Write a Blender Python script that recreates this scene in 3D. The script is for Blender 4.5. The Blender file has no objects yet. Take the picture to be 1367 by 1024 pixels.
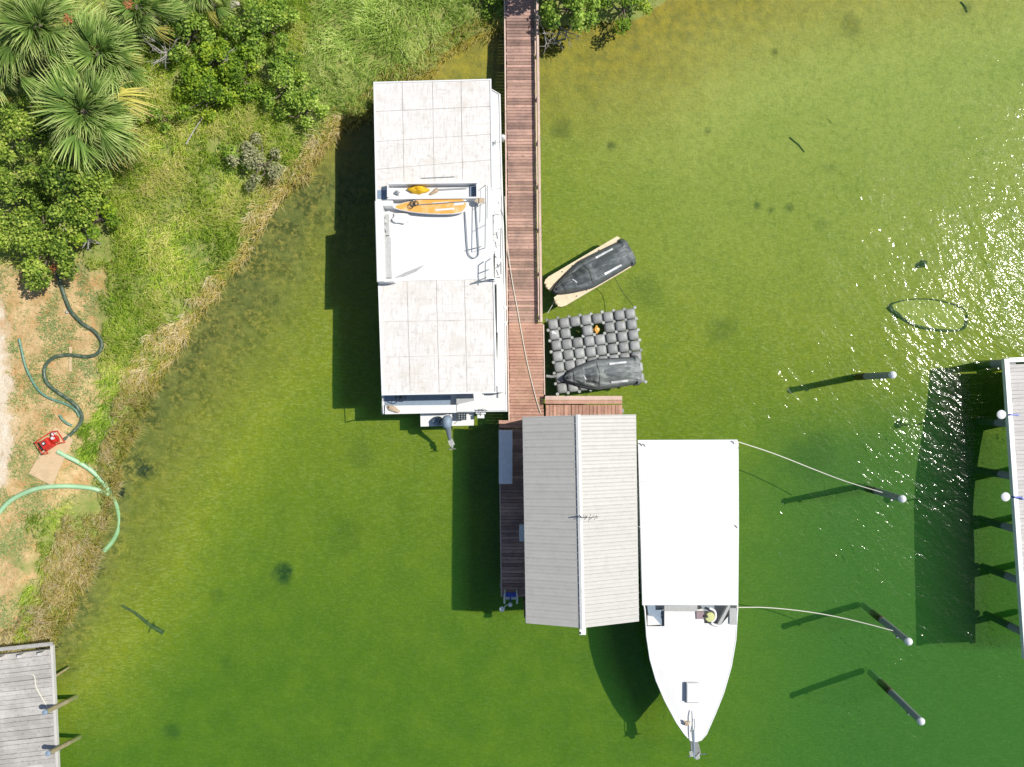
import bpy, math, random
import numpy as np
from mathutils import Vector, Matrix, Quaternion, noise as mnoise
random.seed(7); rng = np.random.default_rng(7)
sc = bpy.context.scene
COL = sc.collection
R = math.radians
# ------------------------------------------------------------------ camera
H, F = 34.0, 1063.0                       # camera height (m), focal length in photo pixels
cam_d = bpy.data.cameras.new("camera"); cam = bpy.data.objects.new("camera", cam_d); COL.objects.link(cam)
cam.location = (0, 0, H); cam.rotation_euler = (0, 0, 0)
cam_d.sensor_fit = 'HORIZONTAL'; cam_d.sensor_width = 36; cam_d.lens = 36 * F / 1367
cam_d.clip_start = 0.5; cam_d.clip_end = 3000
sc.camera = cam
# ------------------------------------------------------------------ light
SD = Vector((0.73, 0.17, 1.0)).normalized()        # direction towards the sun
world = bpy.data.worlds.new("World"); sc.world = world; world.use_nodes = True
wn = world.node_tree.nodes; wl = world.node_tree.links
bg = wn["Background"]; sky = wn.new("ShaderNodeTexSky"); sky.sky_type = 'NISHITA'; sky.sun_disc = False
sky.sun_elevation = math.asin(SD.z); sky.sun_rotation = math.atan2(SD.x, SD.y)
sky.air_density = 1.0; sky.dust_density = 1.0; sky.ozone_density = 2.5
wl.new(sky.outputs[0], bg.inputs[0]); bg.inputs[1].default_value = 0.088
sun_d = bpy.data.lights.new("sun", 'SUN'); sun = bpy.data.objects.new("sun", sun_d); COL.objects.link(sun)
sun_d.energy = 4.9; sun_d.angle = R(0.53); sun_d.color = (1.0, 0.955, 0.87)
sun.rotation_euler = SD.to_track_quat('Z', 'Y').to_euler(); sun.location = SD * 60
sc.view_settings.view_transform = 'Standard'; sc.view_settings.look = 'None'
sc.view_settings.exposure = 0.03; sc.view_settings.gamma = 1; sc.view_settings.use_curve_mapping = False
cy = sc.cycles
cy.use_denoising = True; cy.use_adaptive_sampling = True; cy.adaptive_threshold = 0.015
cy.max_bounces = 8; cy.diffuse_bounces = 3; cy.glossy_bounces = 3; cy.transmission_bounces = 4
cy.transparent_max_bounces = 24; cy.volume_bounces = 1
cy.sample_clamp_indirect = 6; cy.sample_clamp_direct = 40
cy.caustics_reflective = False; cy.caustics_refractive = False
# ------------------------------------------------------------------ helpers
def W(px, py, z=0.0):
    "real position of something seen in the photograph at this pixel and standing at height z"
    k = (H - z) / F
    return Vector(((px - 683.5) * k, (512 - py) * k, z))
WO = {}
def note(o, label=None, cat=None, group=None, kind=None):
    if label: o['label'] = label
    if cat: o['category'] = cat
    if group: o['group'] = group
    if kind: o['kind'] = kind
    return o
def thing(name, loc, label, cat, group=None, rotz=0, local=False):
    o = bpy.data.objects.new(name, None); COL.objects.link(o)
    o.location = loc; o.rotation_euler = (0, 0, rotz); o.empty_display_size = 0.2
    WO[o.name] = Vector((0, 0, 0)) if local else Vector(loc)
    return note(o, label, cat, group)
def place_mesh(name, me, parent=None, origin=None):
    o = bpy.data.objects.new(name, me); COL.objects.link(o)
    origin = origin if origin is not None else Vector((0, 0, 0))
    if parent is not None:
        o.parent = parent; o.location = origin - WO[parent.name]
    else:
        o.location = origin
    WO[o.name] = Vector(origin)
    return o
class MB:
    def __init__(s): s.v = []; s.f = []
    def add(s, vs, fs):
        n = len(s.v); s.v += [tuple(v) for v in vs]; s.f += [tuple(i + n for i in f) for f in fs]; return s
    def box(s, c, size, rz=0.0, M=None):
        x, y, z = size[0] / 2, size[1] / 2, size[2] / 2
        vs = [Vector(p) for p in ((-x,-y,-z),(x,-y,-z),(x,y,-z),(-x,y,-z),(-x,-y,z),(x,-y,z),(x,y,z),(-x,y,z))]
        m = Matrix.Translation(Vector(c)) @ (M.to_4x4() if M else Matrix.Rotation(rz, 4, 'Z'))
        return s.add([m @ v for v in vs], [(3,2,1,0),(4,5,6,7),(0,1,5,4),(1,2,6,5),(2,3,7,6),(3,0,4,7)])
    def chbox(s, c, size, ch=0.02, rz=0.0):
        "box with chamfered top edges"
        x, y, z = size[0] / 2, size[1] / 2, size[2] / 2; k = ch
        vs = []
        for (a, b, cz) in ((x, y, -z), (x, y, z - k), (x - k, y - k, z)):
            vs += [(-a,-b,cz),(a,-b,cz),(a,b,cz),(-a,b,cz)]
        m = Matrix.Translation(Vector(c)) @ Matrix.Rotation(rz, 4, 'Z')
        fs = [(3,2,1,0),(8,9,10,11)]
        for r in (0, 4):
            for i in range(4): fs.append((r+i, r+(i+1)%4, r+4+(i+1)%4, r+4+i))
        return s.add([m @ Vector(v) for v in vs], fs)
    def prism(s, pts, z0, z1, shrink=1.0):
        n = len(pts); cx = sum(p[0] for p in pts)/n; cy_ = sum(p[1] for p in pts)/n
        a = sum(pts[i][0]*pts[(i+1)%n][1]-pts[(i+1)%n][0]*pts[i][1] for i in range(n))
        if a < 0: pts = pts[::-1]
        vs = [(cx+(p[0]-cx)*shrink, cy_+(p[1]-cy_)*shrink, z0) for p in pts] + [(p[0], p[1], z1) for p in pts]
        return s.add(vs, [tuple(range(n-1,-1,-1)), tuple(range(n, 2*n))] + [(i,(i+1)%n,n+(i+1)%n,n+i) for i in range(n)])
    def tube(s, pts, r, n=8, r1=None, cap=True):
        pts = [Vector(p) for p in pts]; m = len(pts); r1 = r if r1 is None else r1
        base = len(s.v); up = Vector((0,0,1)); prev = None
        for i, p in enumerate(pts):
            t = (pts[min(i+1,m-1)] - pts[max(i-1,0)]).normalized()
            a = t.cross(up if abs(t.z) < .95 else Vector((1,0,0))).normalized() if prev is None else (prev - t*prev.dot(t)).normalized()
            prev = a; b = t.cross(a); rr = r + (r1 - r) * i / max(1, m-1)
            for k in range(n):
                q = 2*math.pi*k/n; s.v.append(tuple(p + (a*math.cos(q) + b*math.sin(q))*rr))
        for i in range(m-1):
            for k in range(n):
                s.f.append((base+i*n+k, base+i*n+(k+1)%n, base+(i+1)*n+(k+1)%n, base+(i+1)*n+k))
        if cap:
            s.f.append(tuple(base+k for k in range(n-1,-1,-1))); s.f.append(tuple(base+(m-1)*n+k for k in range(n)))
        return s
    def lathe(s, c, prof, n=16, axis=None):
        c = Vector(c); q = axis.to_track_quat('Z','Y') if axis is not None else Quaternion()
        base = len(s.v)
        for (r, z) in prof:
            for k in range(n):
                a = 2*math.pi*k/n; s.v.append(tuple(c + q @ Vector((r*math.cos(a), r*math.sin(a), z))))
        for i in range(len(prof)-1):
            for k in range(n):
                s.f.append((base+i*n+k, base+i*n+(k+1)%n, base+(i+1)*n+(k+1)%n, base+(i+1)*n+k))
        s.f.append(tuple(base+k for k in range(n-1,-1,-1))); s.f.append(tuple(base+(len(prof)-1)*n+k for k in range(n)))
        return s
    def loft(s, rings, closed=True, caps=True):
        base = len(s.v); n = len(rings[0])
        for r_ in rings: s.v += [tuple(p) for p in r_]
        for i in range(len(rings)-1):
            for k in range(n if closed else n-1):
                s.f.append((base+i*n+k, base+i*n+(k+1)%n, base+(i+1)*n+(k+1)%n, base+(i+1)*n+k))
        if closed and caps:
            s.f.append(tuple(base+k for k in range(n-1,-1,-1))); s.f.append(tuple(base+(len(rings)-1)*n+k for k in range(n)))
        return s
    def build(s, name, mat, parent=None, smooth=False, origin=None, fix=False):
        vs = [Vector(v) for v in s.v]
        if origin is None:
            lo = [min(v[i] for v in vs) for i in range(3)]; hi = [max(v[i] for v in vs) for i in range(3)]
            origin = Vector(((lo[0]+hi[0])/2, (lo[1]+hi[1])/2, lo[2]))
        me = bpy.data.meshes.new(name)
        me.from_pydata([tuple(v-origin) for v in vs], [], s.f)
        if fix:
            import bmesh
            bm = bmesh.new(); bm.from_mesh(me); bmesh.ops.recalc_face_normals(bm, faces=bm.faces); bm.to_mesh(me); bm.free()
        if smooth:
            me.polygons.foreach_set('use_smooth', [True]*len(me.polygons))
            try: me.set_sharp_from_angle(angle=R(40))
            except Exception: pass
        me.materials.append(mat); me.update()
        return place_mesh(name, me, parent, origin)
def np_mesh(name, V, F4, mat, tint=None, parent=None, extra=None, smooth=False):
    "big meshes straight from arrays; F4 rows of 4 (or 3) indices"
    me = bpy.data.meshes.new(name); n = F4.shape[1]
    me.vertices.add(len(V)); me.vertices.foreach_set('co', V.astype(np.float32).ravel())
    me.loops.add(F4.size); me.loops.foreach_set('vertex_index', F4.astype(np.int32).ravel())
    me.polygons.add(len(F4)); me.polygons.foreach_set('loop_start', np.arange(0, F4.size, n, dtype=np.int32))
    if smooth: me.polygons.foreach_set('use_smooth', np.ones(len(F4), dtype=bool))
    for k, a in ([('tint', tint)] if tint is not None else []) + list((extra or {}).items()):
        at = me.attributes.new(k, 'FLOAT', 'POINT'); at.data.foreach_set('value', np.asarray(a, np.float32))
    me.update(calc_edges=True); me.validate(); me.materials.append(mat)
    o = bpy.data.objects.new(name, me); COL.objects.link(o)
    if parent is not None: o.parent = parent; o.location = -WO[parent.name]
    WO[o.name] = Vector((0,0,0))
    return o
def spline(pts, sub=6):
    pts = [Vector(p) for p in pts]; out = []
    for i in range(len(pts)-1):
        p0 = pts[max(i-1,0)]; p1 = pts[i]; p2 = pts[i+1]; p3 = pts[min(i+2,len(pts)-1)]
        for k in range(sub):
            t = k/sub
            out.append(0.5*((2*p1)+(p2-p0)*t+(2*p0-5*p1+4*p2-p3)*t*t+(3*p1-p0-3*p2+p3)*t**3))
    out.append(pts[-1]); return out
# ------------------------------------------------------------------ materials
class NT:
    def __init__(s, name):
        s.m = bpy.data.materials.new(name); s.m.use_nodes = True; s.t = s.m.node_tree; s.n = s.t.nodes; s.l = s.t.links
        s.b = s.n["Principled BSDF"]; s.out = s.n["Material Output"]
        s.tc = s.n.new("ShaderNodeTexCoord"); s.geo = s.n.new("ShaderNodeNewGeometry")
    def link(s, a, b): s.l.new(a, b)
    def pos(s, scale=(1,1,1), rot=(0,0,0), world=True):
        mp = s.n.new("ShaderNodeMapping"); mp.inputs['Scale'].default_value = scale; mp.inputs['Rotation'].default_value = rot
        s.link(s.geo.outputs['Position'] if world else s.tc.outputs['Object'], mp.inputs[0]); return mp.outputs[0]
    def noise(s, vec, scale, detail=4, rough=.55, dist=0, out='Fac'):
        t = s.n.new("ShaderNodeTexNoise"); t.inputs['Scale'].default_value = scale; t.inputs['Detail'].default_value = detail
        t.inputs['Roughness'].default_value = rough; t.inputs['Distortion'].default_value = dist
        if vec is not None: s.link(vec, t.inputs['Vector'])
        return t.outputs[out]
    def ramp(s, fac, stops):
        r = s.n.new("ShaderNodeValToRGB"); el = r.color_ramp.elements
        while len(el) < len(stops): el.new(0.5)
        for e, (p, c) in zip(el, stops): e.position = p; e.color = (*c, 1) if len(c) == 3 else c
        s.link(fac, r.inputs[0]); return r.outputs[0]
    def rng(s, fac, a, b, c=0, d=1):
        r = s.n.new("ShaderNodeMapRange"); r.inputs[1].default_value = a; r.inputs[2].default_value = b
        r.inputs[3].default_value = c; r.inputs[4].default_value = d; s.link(fac, r.inputs[0]); return r.outputs[0]
    def mix(s, fac, a, b, mode='MIX'):
        x = s.n.new("ShaderNodeMix"); x.data_type = 'RGBA'; x.blend_type = mode; x.clamp_factor = True
        for sock, v in ((x.inputs[0], fac), (x.inputs[6], a), (x.inputs[7], b)):
            if isinstance(v, (int, float)): sock.default_value = v
            elif isinstance(v, tuple): sock.default_value = (*v, 1)
            else: s.link(v, sock)
        return x.outputs[2]
    def math(s, op, a, b=0.0):
        x = s.n.new("ShaderNodeMath"); x.operation = op
        for sock, v in ((x.inputs[0], a), (x.inputs[1], b)):
            if isinstance(v, (int, float)): sock.default_value = v
            else: s.link(v, sock)
        return x.outputs[0]
    def attr(s, name):
        a = s.n.new("ShaderNodeAttribute"); a.attribute_name = name; return a.outputs['Fac']
    def bump(s, h, dist=0.01, strength=1.0, target=None):
        b = s.n.new("ShaderNodeBump"); b.inputs['Distance'].default_value = dist; b.inputs['Strength'].default_value = strength
        s.link(h, b.inputs['Height']); s.link(b.outputs[0], target or s.b.inputs['Normal']); return b
    def orand(s): return s.n.new("ShaderNodeObjectInfo").outputs['Random']
def setv(b, **k):
    for kk, v in k.items():
        nm = {'rough': 'Roughness', 'metal': 'Metallic', 'spec': 'Specular IOR Level', 'coat': 'Coat Weight'}[kk]
        b.inputs[nm].default_value = v
def pm(name, c1, c2=None, scale=6, rough=.5, metal=0, bump=0.0, bscale=40, objrand=0.0, stretch=(1,1,1), dirt=None, dirt_amt=.5, dscale=2.5, coat=0, spec=.5):
    "plain procedural material: two-tone noise, dirt, per-object brightness, fine relief"
    t = NT(name); c2 = c2 or tuple(x*.88 for x in c1)
    p = t.pos(stretch)
    col = t.mix(t.rng(t.noise(p, scale, 5, .6), .3, .7), c1, c2)
    if dirt is not None:
        col = t.mix(t.math('MULTIPLY', t.rng(t.noise(t.pos((1,1,1)), dscale, 7, .68), .5, .72), dirt_amt), col, dirt)
    if objrand:
        v = t.rng(t.orand(), 0, 1, 1-objrand, 1+objrand*.6)
        hsv = t.n.new("ShaderNodeHueSaturation"); t.link(v, hsv.inputs['Value']); t.link(col, hsv.inputs['Color']); col = hsv.outputs[0]
    t.link(col, t.b.inputs['Base Color']); setv(t.b, rough=rough, metal=metal, spec=spec, coat=coat)
    if bump: t.bump(t.noise(t.pos(stretch), bscale, 4, .6), bump)
    return t.m
M = {}
M['white_gel'] = pm('white_gelcoat', (.75,.75,.74), (.72,.72,.715), 1.5, .28, dirt=(.66,.65,.60), dirt_amt=.35)
M['white_canvas'] = pm('white_canvas', (.75,.76,.77), (.71,.72,.735), 1.2, .75, bump=.004, bscale=9)
M['white_rail'] = pm('white_paint', (.78,.79,.79), None, 3, .4)
M['roof_panel'] = None
M['steel'] = pm('stainless_steel', (.55,.57,.60), None, 8, .25, metal=.9)
M['grey_pipe'] = pm('grey_rail', (.30,.34,.36), None, 8, .35, metal=.3)
M['black'] = pm('black_rubber', (.02,.022,.025), (.035,.036,.04), 12, .55)
M['dark_grey'] = pm('shade_and_gear_grey', (.25,.29,.33), None, 5, .6)
M['blue_grey'] = pm('blue_grey_vinyl_and_shade', (.23,.30,.38), (.19,.25,.33), 5, .55)
M['grey_vinyl'] = pm('grey_vinyl', (.42,.43,.42), (.35,.36,.36), 8, .6)
M['cover_grey'] = pm('charcoal_canvas_cover', (.10,.115,.12), (.15,.165,.17), 2.5, .6, bump=.012, bscale=5, dirt=(.24,.25,.25), dirt_amt=.5, dscale=5)
M['cover_light'] = pm('faded_grey_canvas_cover', (.19,.21,.21), (.25,.27,.265), 2.5, .6, bump=.012, bscale=5, dirt=(.34,.35,.34), dirt_amt=.5, dscale=5)
M['tan_plastic'] = pm('sand_plastic', (.72,.62,.42), (.66,.56,.38), 6, .5, dirt=(.4,.34,.2), dirt_amt=.5, dscale=4)
M['cube'] = pm('grey_float_plastic', (.31,.32,.315), (.24,.25,.25), 5, .5, objrand=.22, bump=.004, bscale=30, dirt=(.47,.47,.43), dirt_amt=.75, dscale=5)
M['pin'] = pm('pale_plastic_pin', (.42,.44,.41), (.28,.30,.28), 9, .5, objrand=.4)
M['red'] = pm('red_enamel', (.62,.035,.02), (.5,.03,.02), 5, .35)
M['orange'] = pm('orange_board', (.80,.42,.09), (.72,.36,.08), 5, .35, stretch=(1,5,1), dirt=(.85,.72,.5), dirt_amt=.7, dscale=3)
M['yellow'] = pm('yellow_fabric', (.80,.50,.02), (.65,.38,.01), 12, .8, bump=.02, bscale=14)
M['tan_cloth'] = pm('tan_cloth', (.55,.43,.30), (.42,.33,.24), 8, .8, bump=.02, bscale=10)
M['lime'] = pm('lime_vinyl', (.55,.58,.25), (.5,.52,.22), 8, .6)
M['ply'] = pm('plywood', (.66,.49,.29), (.58,.42,.25), 4, .7, stretch=(1,4,1), dirt=(.4,.28,.15), dirt_amt=.5)
M['rope'] = pm('white_rope', (.72,.70,.60), (.55,.54,.46), 40, .8)
M['darkrope'] = pm('dark_rope', (.08,.09,.05), None, 40, .8)
M['hose_dark'] = pm('dark_green_hose', (.05,.085,.055), (.09,.13,.085), 8, .4, dirt=(.3,.33,.24), dirt_amt=.6, dscale=4)
M['hose_thin'] = pm('green_garden_hose', (.07,.19,.13), (.2,.34,.25), 6, .4)
M['hose_pale'] = pm('pale_green_hose', (.36,.58,.34), (.28,.50,.28), 8, .4, dirt=(.65,.74,.58), dirt_amt=.4, dscale=4)
M['piling'] = pm('tarred_piling', (.22,.25,.27), (.30,.31,.31), 10, .75, bump=.01, bscale=20, stretch=(1,1,.2))
M['pale_post'] = pm('weathered_post', (.50,.42,.28), (.38,.30,.18), 10, .75, bump=.01, bscale=20, stretch=(1,1,.2))
M['cap'] = pm('white_piling_cap', (.82,.84,.86), None, 5, .35)
M['blue'] = pm('blue_enamel', (.03,.07,.42), (.05,.1,.5), 5, .35)
M['white_strip'] = pm('reflective_strip', (.78,.79,.80), (.62,.63,.65), 30, .4)
M['bark'] = pm('grey_bark', (.20,.16,.12), (.12,.10,.08), 10, .9, bump=.02, bscale=14)
M['deadwood'] = pm('bleached_branch', (.46,.43,.40), (.30,.28,.27), 10, .85)
M['rock'] = pm('shore_rock', (.55,.52,.44), (.30,.28,.22), 5, .85, bump=.03, bscale=8)
M['under'] = pm('dock_framing', (.16,.11,.08), (.1,.07,.05), 6, .85)
M['weed'] = pm('water_weed', (.03,.05,.025), (.05,.07,.03), 6, .9)
M['log'] = pm('sunken_wood', (.13,.15,.08), (.05,.06,.04), 8, .9, bump=.02, bscale=9)
def wood(name, ca, cb, cc, objrand=.25, along=(1,1,1), dirt=None):
    t = NT(name); p = t.pos(along, world=True)
    r = t.orand()
    # every board gets its own stretch of grain
    add = t.n.new("ShaderNodeVectorMath"); add.operation = 'ADD'; t.link(p, add.inputs[0])
    cmb = t.n.new("ShaderNodeCombineXYZ"); t.link(t.math('MULTIPLY', r, 37.0), cmb.inputs[0]); t.link(t.math('MULTIPLY', r, 91.0), cmb.inputs[2]); t.link(cmb.outputs[0], add.inputs[1])
    g = t.noise(add.outputs[0], 3.0, 6, .7, .4)
    col = t.mix(t.rng(g, .35, .68), ca, cb)
    big = t.noise(t.pos((1,1,1)), 1.1, 4, .6)
    col = t.mix(t.math('MULTIPLY', t.rng(big, .45, .62), .65), col, cc)
    k = t.noise(t.pos((1,1,1)), 9, 6, .75)
    col = t.mix(t.math('MULTIPLY', t.rng(k, .56, .68), .75), col, dirt or tuple(x*.35 for x in cb))
    hsv = t.n.new("ShaderNodeHueSaturation"); t.link(t.rng(r, 0, 1, 1-objrand, 1+objrand*.7), hsv.inputs['Value']); t.link(col, hsv.inputs['Color'])
    t.link(hsv.outputs[0], t.b.inputs['Base Color']); setv(t.b, rough=.8, spec=.3)
    t.bump(g, .006)
    return t.m
M['red_wood'] = wood('red_brown_decking', (.50,.315,.25), (.38,.235,.19), (.25,.165,.145), .36, (1,5,1))
M['red_wood_new'] = wood('fresh_brown_decking', (.53,.31,.23), (.45,.26,.19), (.36,.19,.14), .16, (1,5,1))
M['red_wood_v'] = wood('fresh_brown_decking_cross', (.53,.31,.23), (.45,.26,.19), (.36,.19,.14), .16, (5,1,1))
M['edge_wood'] = wood('pale_edge_board', (.70,.52,.44), (.62,.45,.37), (.52,.38,.32), .12, (5,1,1))
M['grey_wood'] = wood('silvered_decking', (.46,.44,.41), (.34,.32,.30), (.56,.54,.51), .14, (.6,7,1), dirt=(.16,.145,.13))
M['pale_wood'] = wood('pale_dock_boards', (.56,.54,.52), (.50,.48,.46), (.60,.57,.55), .08, (1,5,1), dirt=(.4,.38,.36))
def roofpanel():
    t = NT('stained_white_roof'); p = t.pos((1,1,1))
    col = t.mix(t.rng(t.noise(p, 1.3, 5, .6), .35, .65), (.73,.715,.69), (.685,.665,.64))
    st = t.math('MULTIPLY', t.rng(t.noise(t.pos((9,1.2,1)), 1.4, 7, .72), .50, .68), .62)
    col = t.mix(st, col, (.47,.42,.37))
    st3 = t.math('MULTIPLY', t.rng(t.noise(t.pos((.9,8,1)), 1.1, 7, .72), .54, .68), .55)
    col = t.mix(st3, col, (.52,.46,.40))
    bl = t.math('MULTIPLY', t.rng(t.noise(t.pos(), 1.0, 5, .6, .6), .52, .64), .5)
    col = t.mix(bl, col, (.60,.55,.49))
    st2 = t.math('MULTIPLY', t.rng(t.noise(t.pos((1,1,1)), 5, 8, .78), .54, .68), .7)
    col = t.mix(st2, col, (.44,.40,.36))
    t.link(col, t.b.inputs['Base Color']); setv(t.b, rough=.6); return t.m
M['roof_panel'] = roofpanel()
M['roof_seam'] = pm('grimy_roof_seam', (.72,.69,.65), (.40,.36,.32), 2.2, .75, dirt=(.28,.25,.22), dirt_amt=.6, dscale=3)
M['metal_roof'] = pm('off_white_roof_sheet', (.495,.485,.455), (.465,.455,.43), 3, .5, objrand=.035, dirt=(.38,.37,.34), dirt_amt=.45, dscale=3.5, metal=0)
M['flashing'] = pm('white_ridge_flashing', (.76,.76,.74), None, 5, .4)
# foliage with per-leaf tint
def foliage(name, stops, rough=.55, trans=.3):
    t = NT(name); a = t.attr('tint')
    c = t.ramp(a, stops)
    t.link(c, t.b.inputs['Base Color']); setv(t.b, rough=rough, spec=.25)
    tr = t.n.new("ShaderNodeBsdfTranslucent"); t.link(c, tr.inputs[0])
    mx = t.n.new("ShaderNodeMixShader"); mx.inputs[0].default_value = trans
    t.link(t.b.outputs[0], mx.inputs[1]); t.link(tr.outputs[0], mx.inputs[2]); t.link(mx.outputs[0], t.out.inputs[0])
    return t.m
M['grass'] = foliage('long_green_grass', [(0,(.14,.27,.02)),(.35,(.38,.57,.055)),(.7,(.64,.74,.12)),(1,(.86,.80,.34))], trans=.45)
M['lush'] = foliage('lush_shore_grass', [(0,(.14,.25,.03)),(.4,(.42,.60,.11)),(.75,(.64,.78,.22)),(1,(.82,.84,.38))], trans=.45)
M['reed'] = foliage('dry_shore_reed', [(0,(.26,.32,.04)),(.22,(.54,.46,.08)),(.55,(.74,.60,.27)),(1,(.90,.80,.58))], trans=.38)
M['thin'] = foliage('sparse_lawn', [(0,(.18,.32,.09)),(.6,(.34,.46,.17)),(1,(.58,.50,.26))])
M['leaf_dark'] = foliage('glossy_dark_leaves', [(0,(.018,.05,.007)),(.35,(.13,.23,.026)),(.7,(.40,.53,.07)),(1,(.64,.70,.17))], trans=.35)
M['leaf_mid'] = foliage('mid_green_leaves', [(0,(.03,.08,.01)),(.4,(.20,.34,.04)),(.75,(.44,.60,.09)),(1,(.62,.72,.18))], trans=.35)
M['leaf_yel'] = foliage('yellow_green_leaves', [(0,(.04,.10,.012)),(.5,(.22,.37,.03)),(.85,(.48,.60,.05)),(1,(.66,.68,.07))], trans=.35)
M['leaf_grey'] = foliage('grey_brown_twigs', [(0,(.14,.16,.07)),(.5,(.30,.31,.15)),(1,(.46,.44,.26))], .8, .1)
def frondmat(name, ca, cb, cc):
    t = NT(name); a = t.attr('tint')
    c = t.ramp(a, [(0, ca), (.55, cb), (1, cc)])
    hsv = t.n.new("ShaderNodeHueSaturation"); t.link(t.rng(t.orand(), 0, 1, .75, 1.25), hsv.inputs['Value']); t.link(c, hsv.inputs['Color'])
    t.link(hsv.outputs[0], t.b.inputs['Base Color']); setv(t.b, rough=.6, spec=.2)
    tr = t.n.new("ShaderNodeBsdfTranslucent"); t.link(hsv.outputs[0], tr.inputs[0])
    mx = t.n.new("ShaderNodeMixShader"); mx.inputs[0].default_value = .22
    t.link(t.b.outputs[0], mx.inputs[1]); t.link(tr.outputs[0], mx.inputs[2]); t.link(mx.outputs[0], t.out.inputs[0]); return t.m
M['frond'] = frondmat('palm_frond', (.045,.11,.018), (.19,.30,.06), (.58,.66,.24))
M['frond_old'] = frondmat('dying_palm_frond', (.28,.27,.05), (.50,.46,.10), (.62,.48,.22))
# ------------------------------------------------------------------ shoreline and terrain
SHORE = [(-60,893),(10,884),(60,866),(78,838),(95,800),(117,755),(130,712),(137,680),(150,642),(160,600),(180,555),(205,505),(238,455),(275,405),
         (315,350),(345,302),(372,255),(402,236),(430,192),(452,165),(490,152),(520,112),(565,100),(600,66),(645,42),(700,40),(730,38),(790,36),(845,28),(880,6),(920,-30)]
LAND = [(-9000,-9000),(-9000,1100),(-900,900)] + SHORE + [(1100,-90),(1600,-200),(9000,-900),(9000,-9000)]
LW = np.array([[W(x,y).x, W(x,y).y] for x, y in LAND])
def sdf(P):
    "metres to the shoreline, positive over water"
    P = np.asarray(P, float); d = np.full(len(P), 1e9); ins = np.zeros(len(P), bool); n = len(LW)
    for i in range(n):
        a = LW[i]; b = LW[(i+1) % n]; ab = b-a
        t = np.clip(((P-a)@ab)/(ab@ab), 0, 1); q = a+t[:,None]*ab
        d = np.minimum(d, np.hypot(P[:,0]-q[:,0], P[:,1]-q[:,1]))
        c = ((a[1] > P[:,1]) != (b[1] > P[:,1]))
        with np.errstate(divide='ignore', invalid='ignore'):
            xi = (b[0]-a[0])*(P[:,1]-a[1])/(b[1]-a[1])+a[0]
        ins ^= c & (P[:,0] < xi)
    return np.where(ins, -d, d)
_tab = np.random.default_rng(3).random((64,64))
def vnoise(x, y):
    xi = np.floor(x).astype(int); yi = np.floor(y).astype(int); fx = x-xi; fy = y-yi
    fx = fx*fx*(3-2*fx); fy = fy*fy*(3-2*fy)
    g = lambda a, b: _tab[a % 64, b % 64]
    return (g(xi,yi)*(1-fx)+g(xi+1,yi)*fx)*(1-fy)+(g(xi,yi+1)*(1-fx)+g(xi+1,yi+1)*fx)*fy
def fbm(x, y, o=4):
    s = 0; a = .5; t = 0
    for i in range(o): s = s+a*vnoise(x*2**i+i*17.3, y*2**i+i*5.1); t += a; a *= .5
    return s/t
def sst(a, b, x):
    t = np.clip((x-a)/(b-a), 0, 1); return t*t*(3-2*t)
def height(P):
    P = np.asarray(P, float); d = sdf(P) + (fbm(P[:,0]*1.3, P[:,1]*1.3)-.5)*.5
    x, y = P[:,0], P[:,1]
    deep = .22 + .75*sst(0, 7, d) + .55*sst(5, -15, y + .12*np.abs(x)) + 0.75*sst(6, 16, x)*sst(1.5,-6,y)
    water = -np.minimum(deep, .02 + np.maximum(d, 0)*.45) - .06*(fbm(x*.5, y*.5)-.5)*np.clip(d,0,1)
    land = np.minimum(.75, .35*np.maximum(-d, 0)) + .12*(fbm(x*.8, y*.8)-.5)*np.clip(-d, 0, 1)
    return np.where(d > 0, water, land)
def hz(x, y): return float(height([(x, y)])[0])
def inpoly(P, poly):
    P = np.asarray(P); ins = np.zeros(len(P), bool); n = len(poly)
    for i in range(n):
        a = poly[i]; b = poly[(i+1) % n]; c = ((a[1] > P[:,1]) != (b[1] > P[:,1]))
        with np.errstate(divide='ignore', invalid='ignore'):
            ins ^= c & (P[:,0] < (b[0]-a[0])*(P[:,1]-a[1])/(b[1]-a[1])+a[0])
    return ins
def polyw(pts, z=0): return [(W(x,y,z).x, W(x,y,z).y) for x, y in pts]
DIRT = polyw([(-400,372),(60,362),(110,345),(146,372),(150,470),(134,540),(112,590),(130,655),(62,680),(48,705),(58,765),(38,830),(0,872),(-400,900)])
TRACK = polyw([(-400,376),(8,376),(16,420),(24,470),(30,540),(32,600),(28,648),(-400,660)])
def softpoly(P, poly, w=.35):
    n1 = (fbm(P[:,0]*2.1, P[:,1]*2.1)-.5)*w*4
    n2 = (fbm(P[:,0]*2.1+40, P[:,1]*2.1+9)-.5)*w*4
    s = 0
    for dx, dy in ((0,0),(w,0),(-w,0),(0,w),(0,-w),(w*.5,w*.5),(-w*.5,-w*.5)):
        s = s + inpoly(P+np.stack([n1+dx, n2+dy], 1), poly)
    return s/7
STAINS = [(195,625,16,.9),(160,640,9,.7),(172,655,8,.7),(375,767,13,.95),(212,500,30,.9),(200,470,18,.6),(330,402,20,.75),(348,384,14,.7),(212,548,22,.75),(195,580,16,.6),(250,440,18,.5),(232,470,16,.6),(183,612,16,.6),(290,420,14,.4),
          (1095,610,34,.35),(750,170,14,.55),(965,440,18,.35),(860,385,22,.3),(1135,35,12,.5),(1012,272,5,.8),(1030,280,4,.8),(1055,276,6,.6),  # first entry is a broad soft darker patch of the bed
          (815,195,6,.8),(1033,72,5,.9),(943,20,7,.7),(908,54,9,.5),(905,20,14,.5),(220,985,10,.55),(285,800,10,.3),(1290,12,8,.6),(100,890,6,.6),(95,868,5,.7),
          (1110,225,8,.3),(945,175,4,.6),(700,90,10,.3),(1100,300,10,.25),(640,640,22,.3),(480,610,18,.3),(460,720,22,.2),(300,900,18,.2)]
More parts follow.
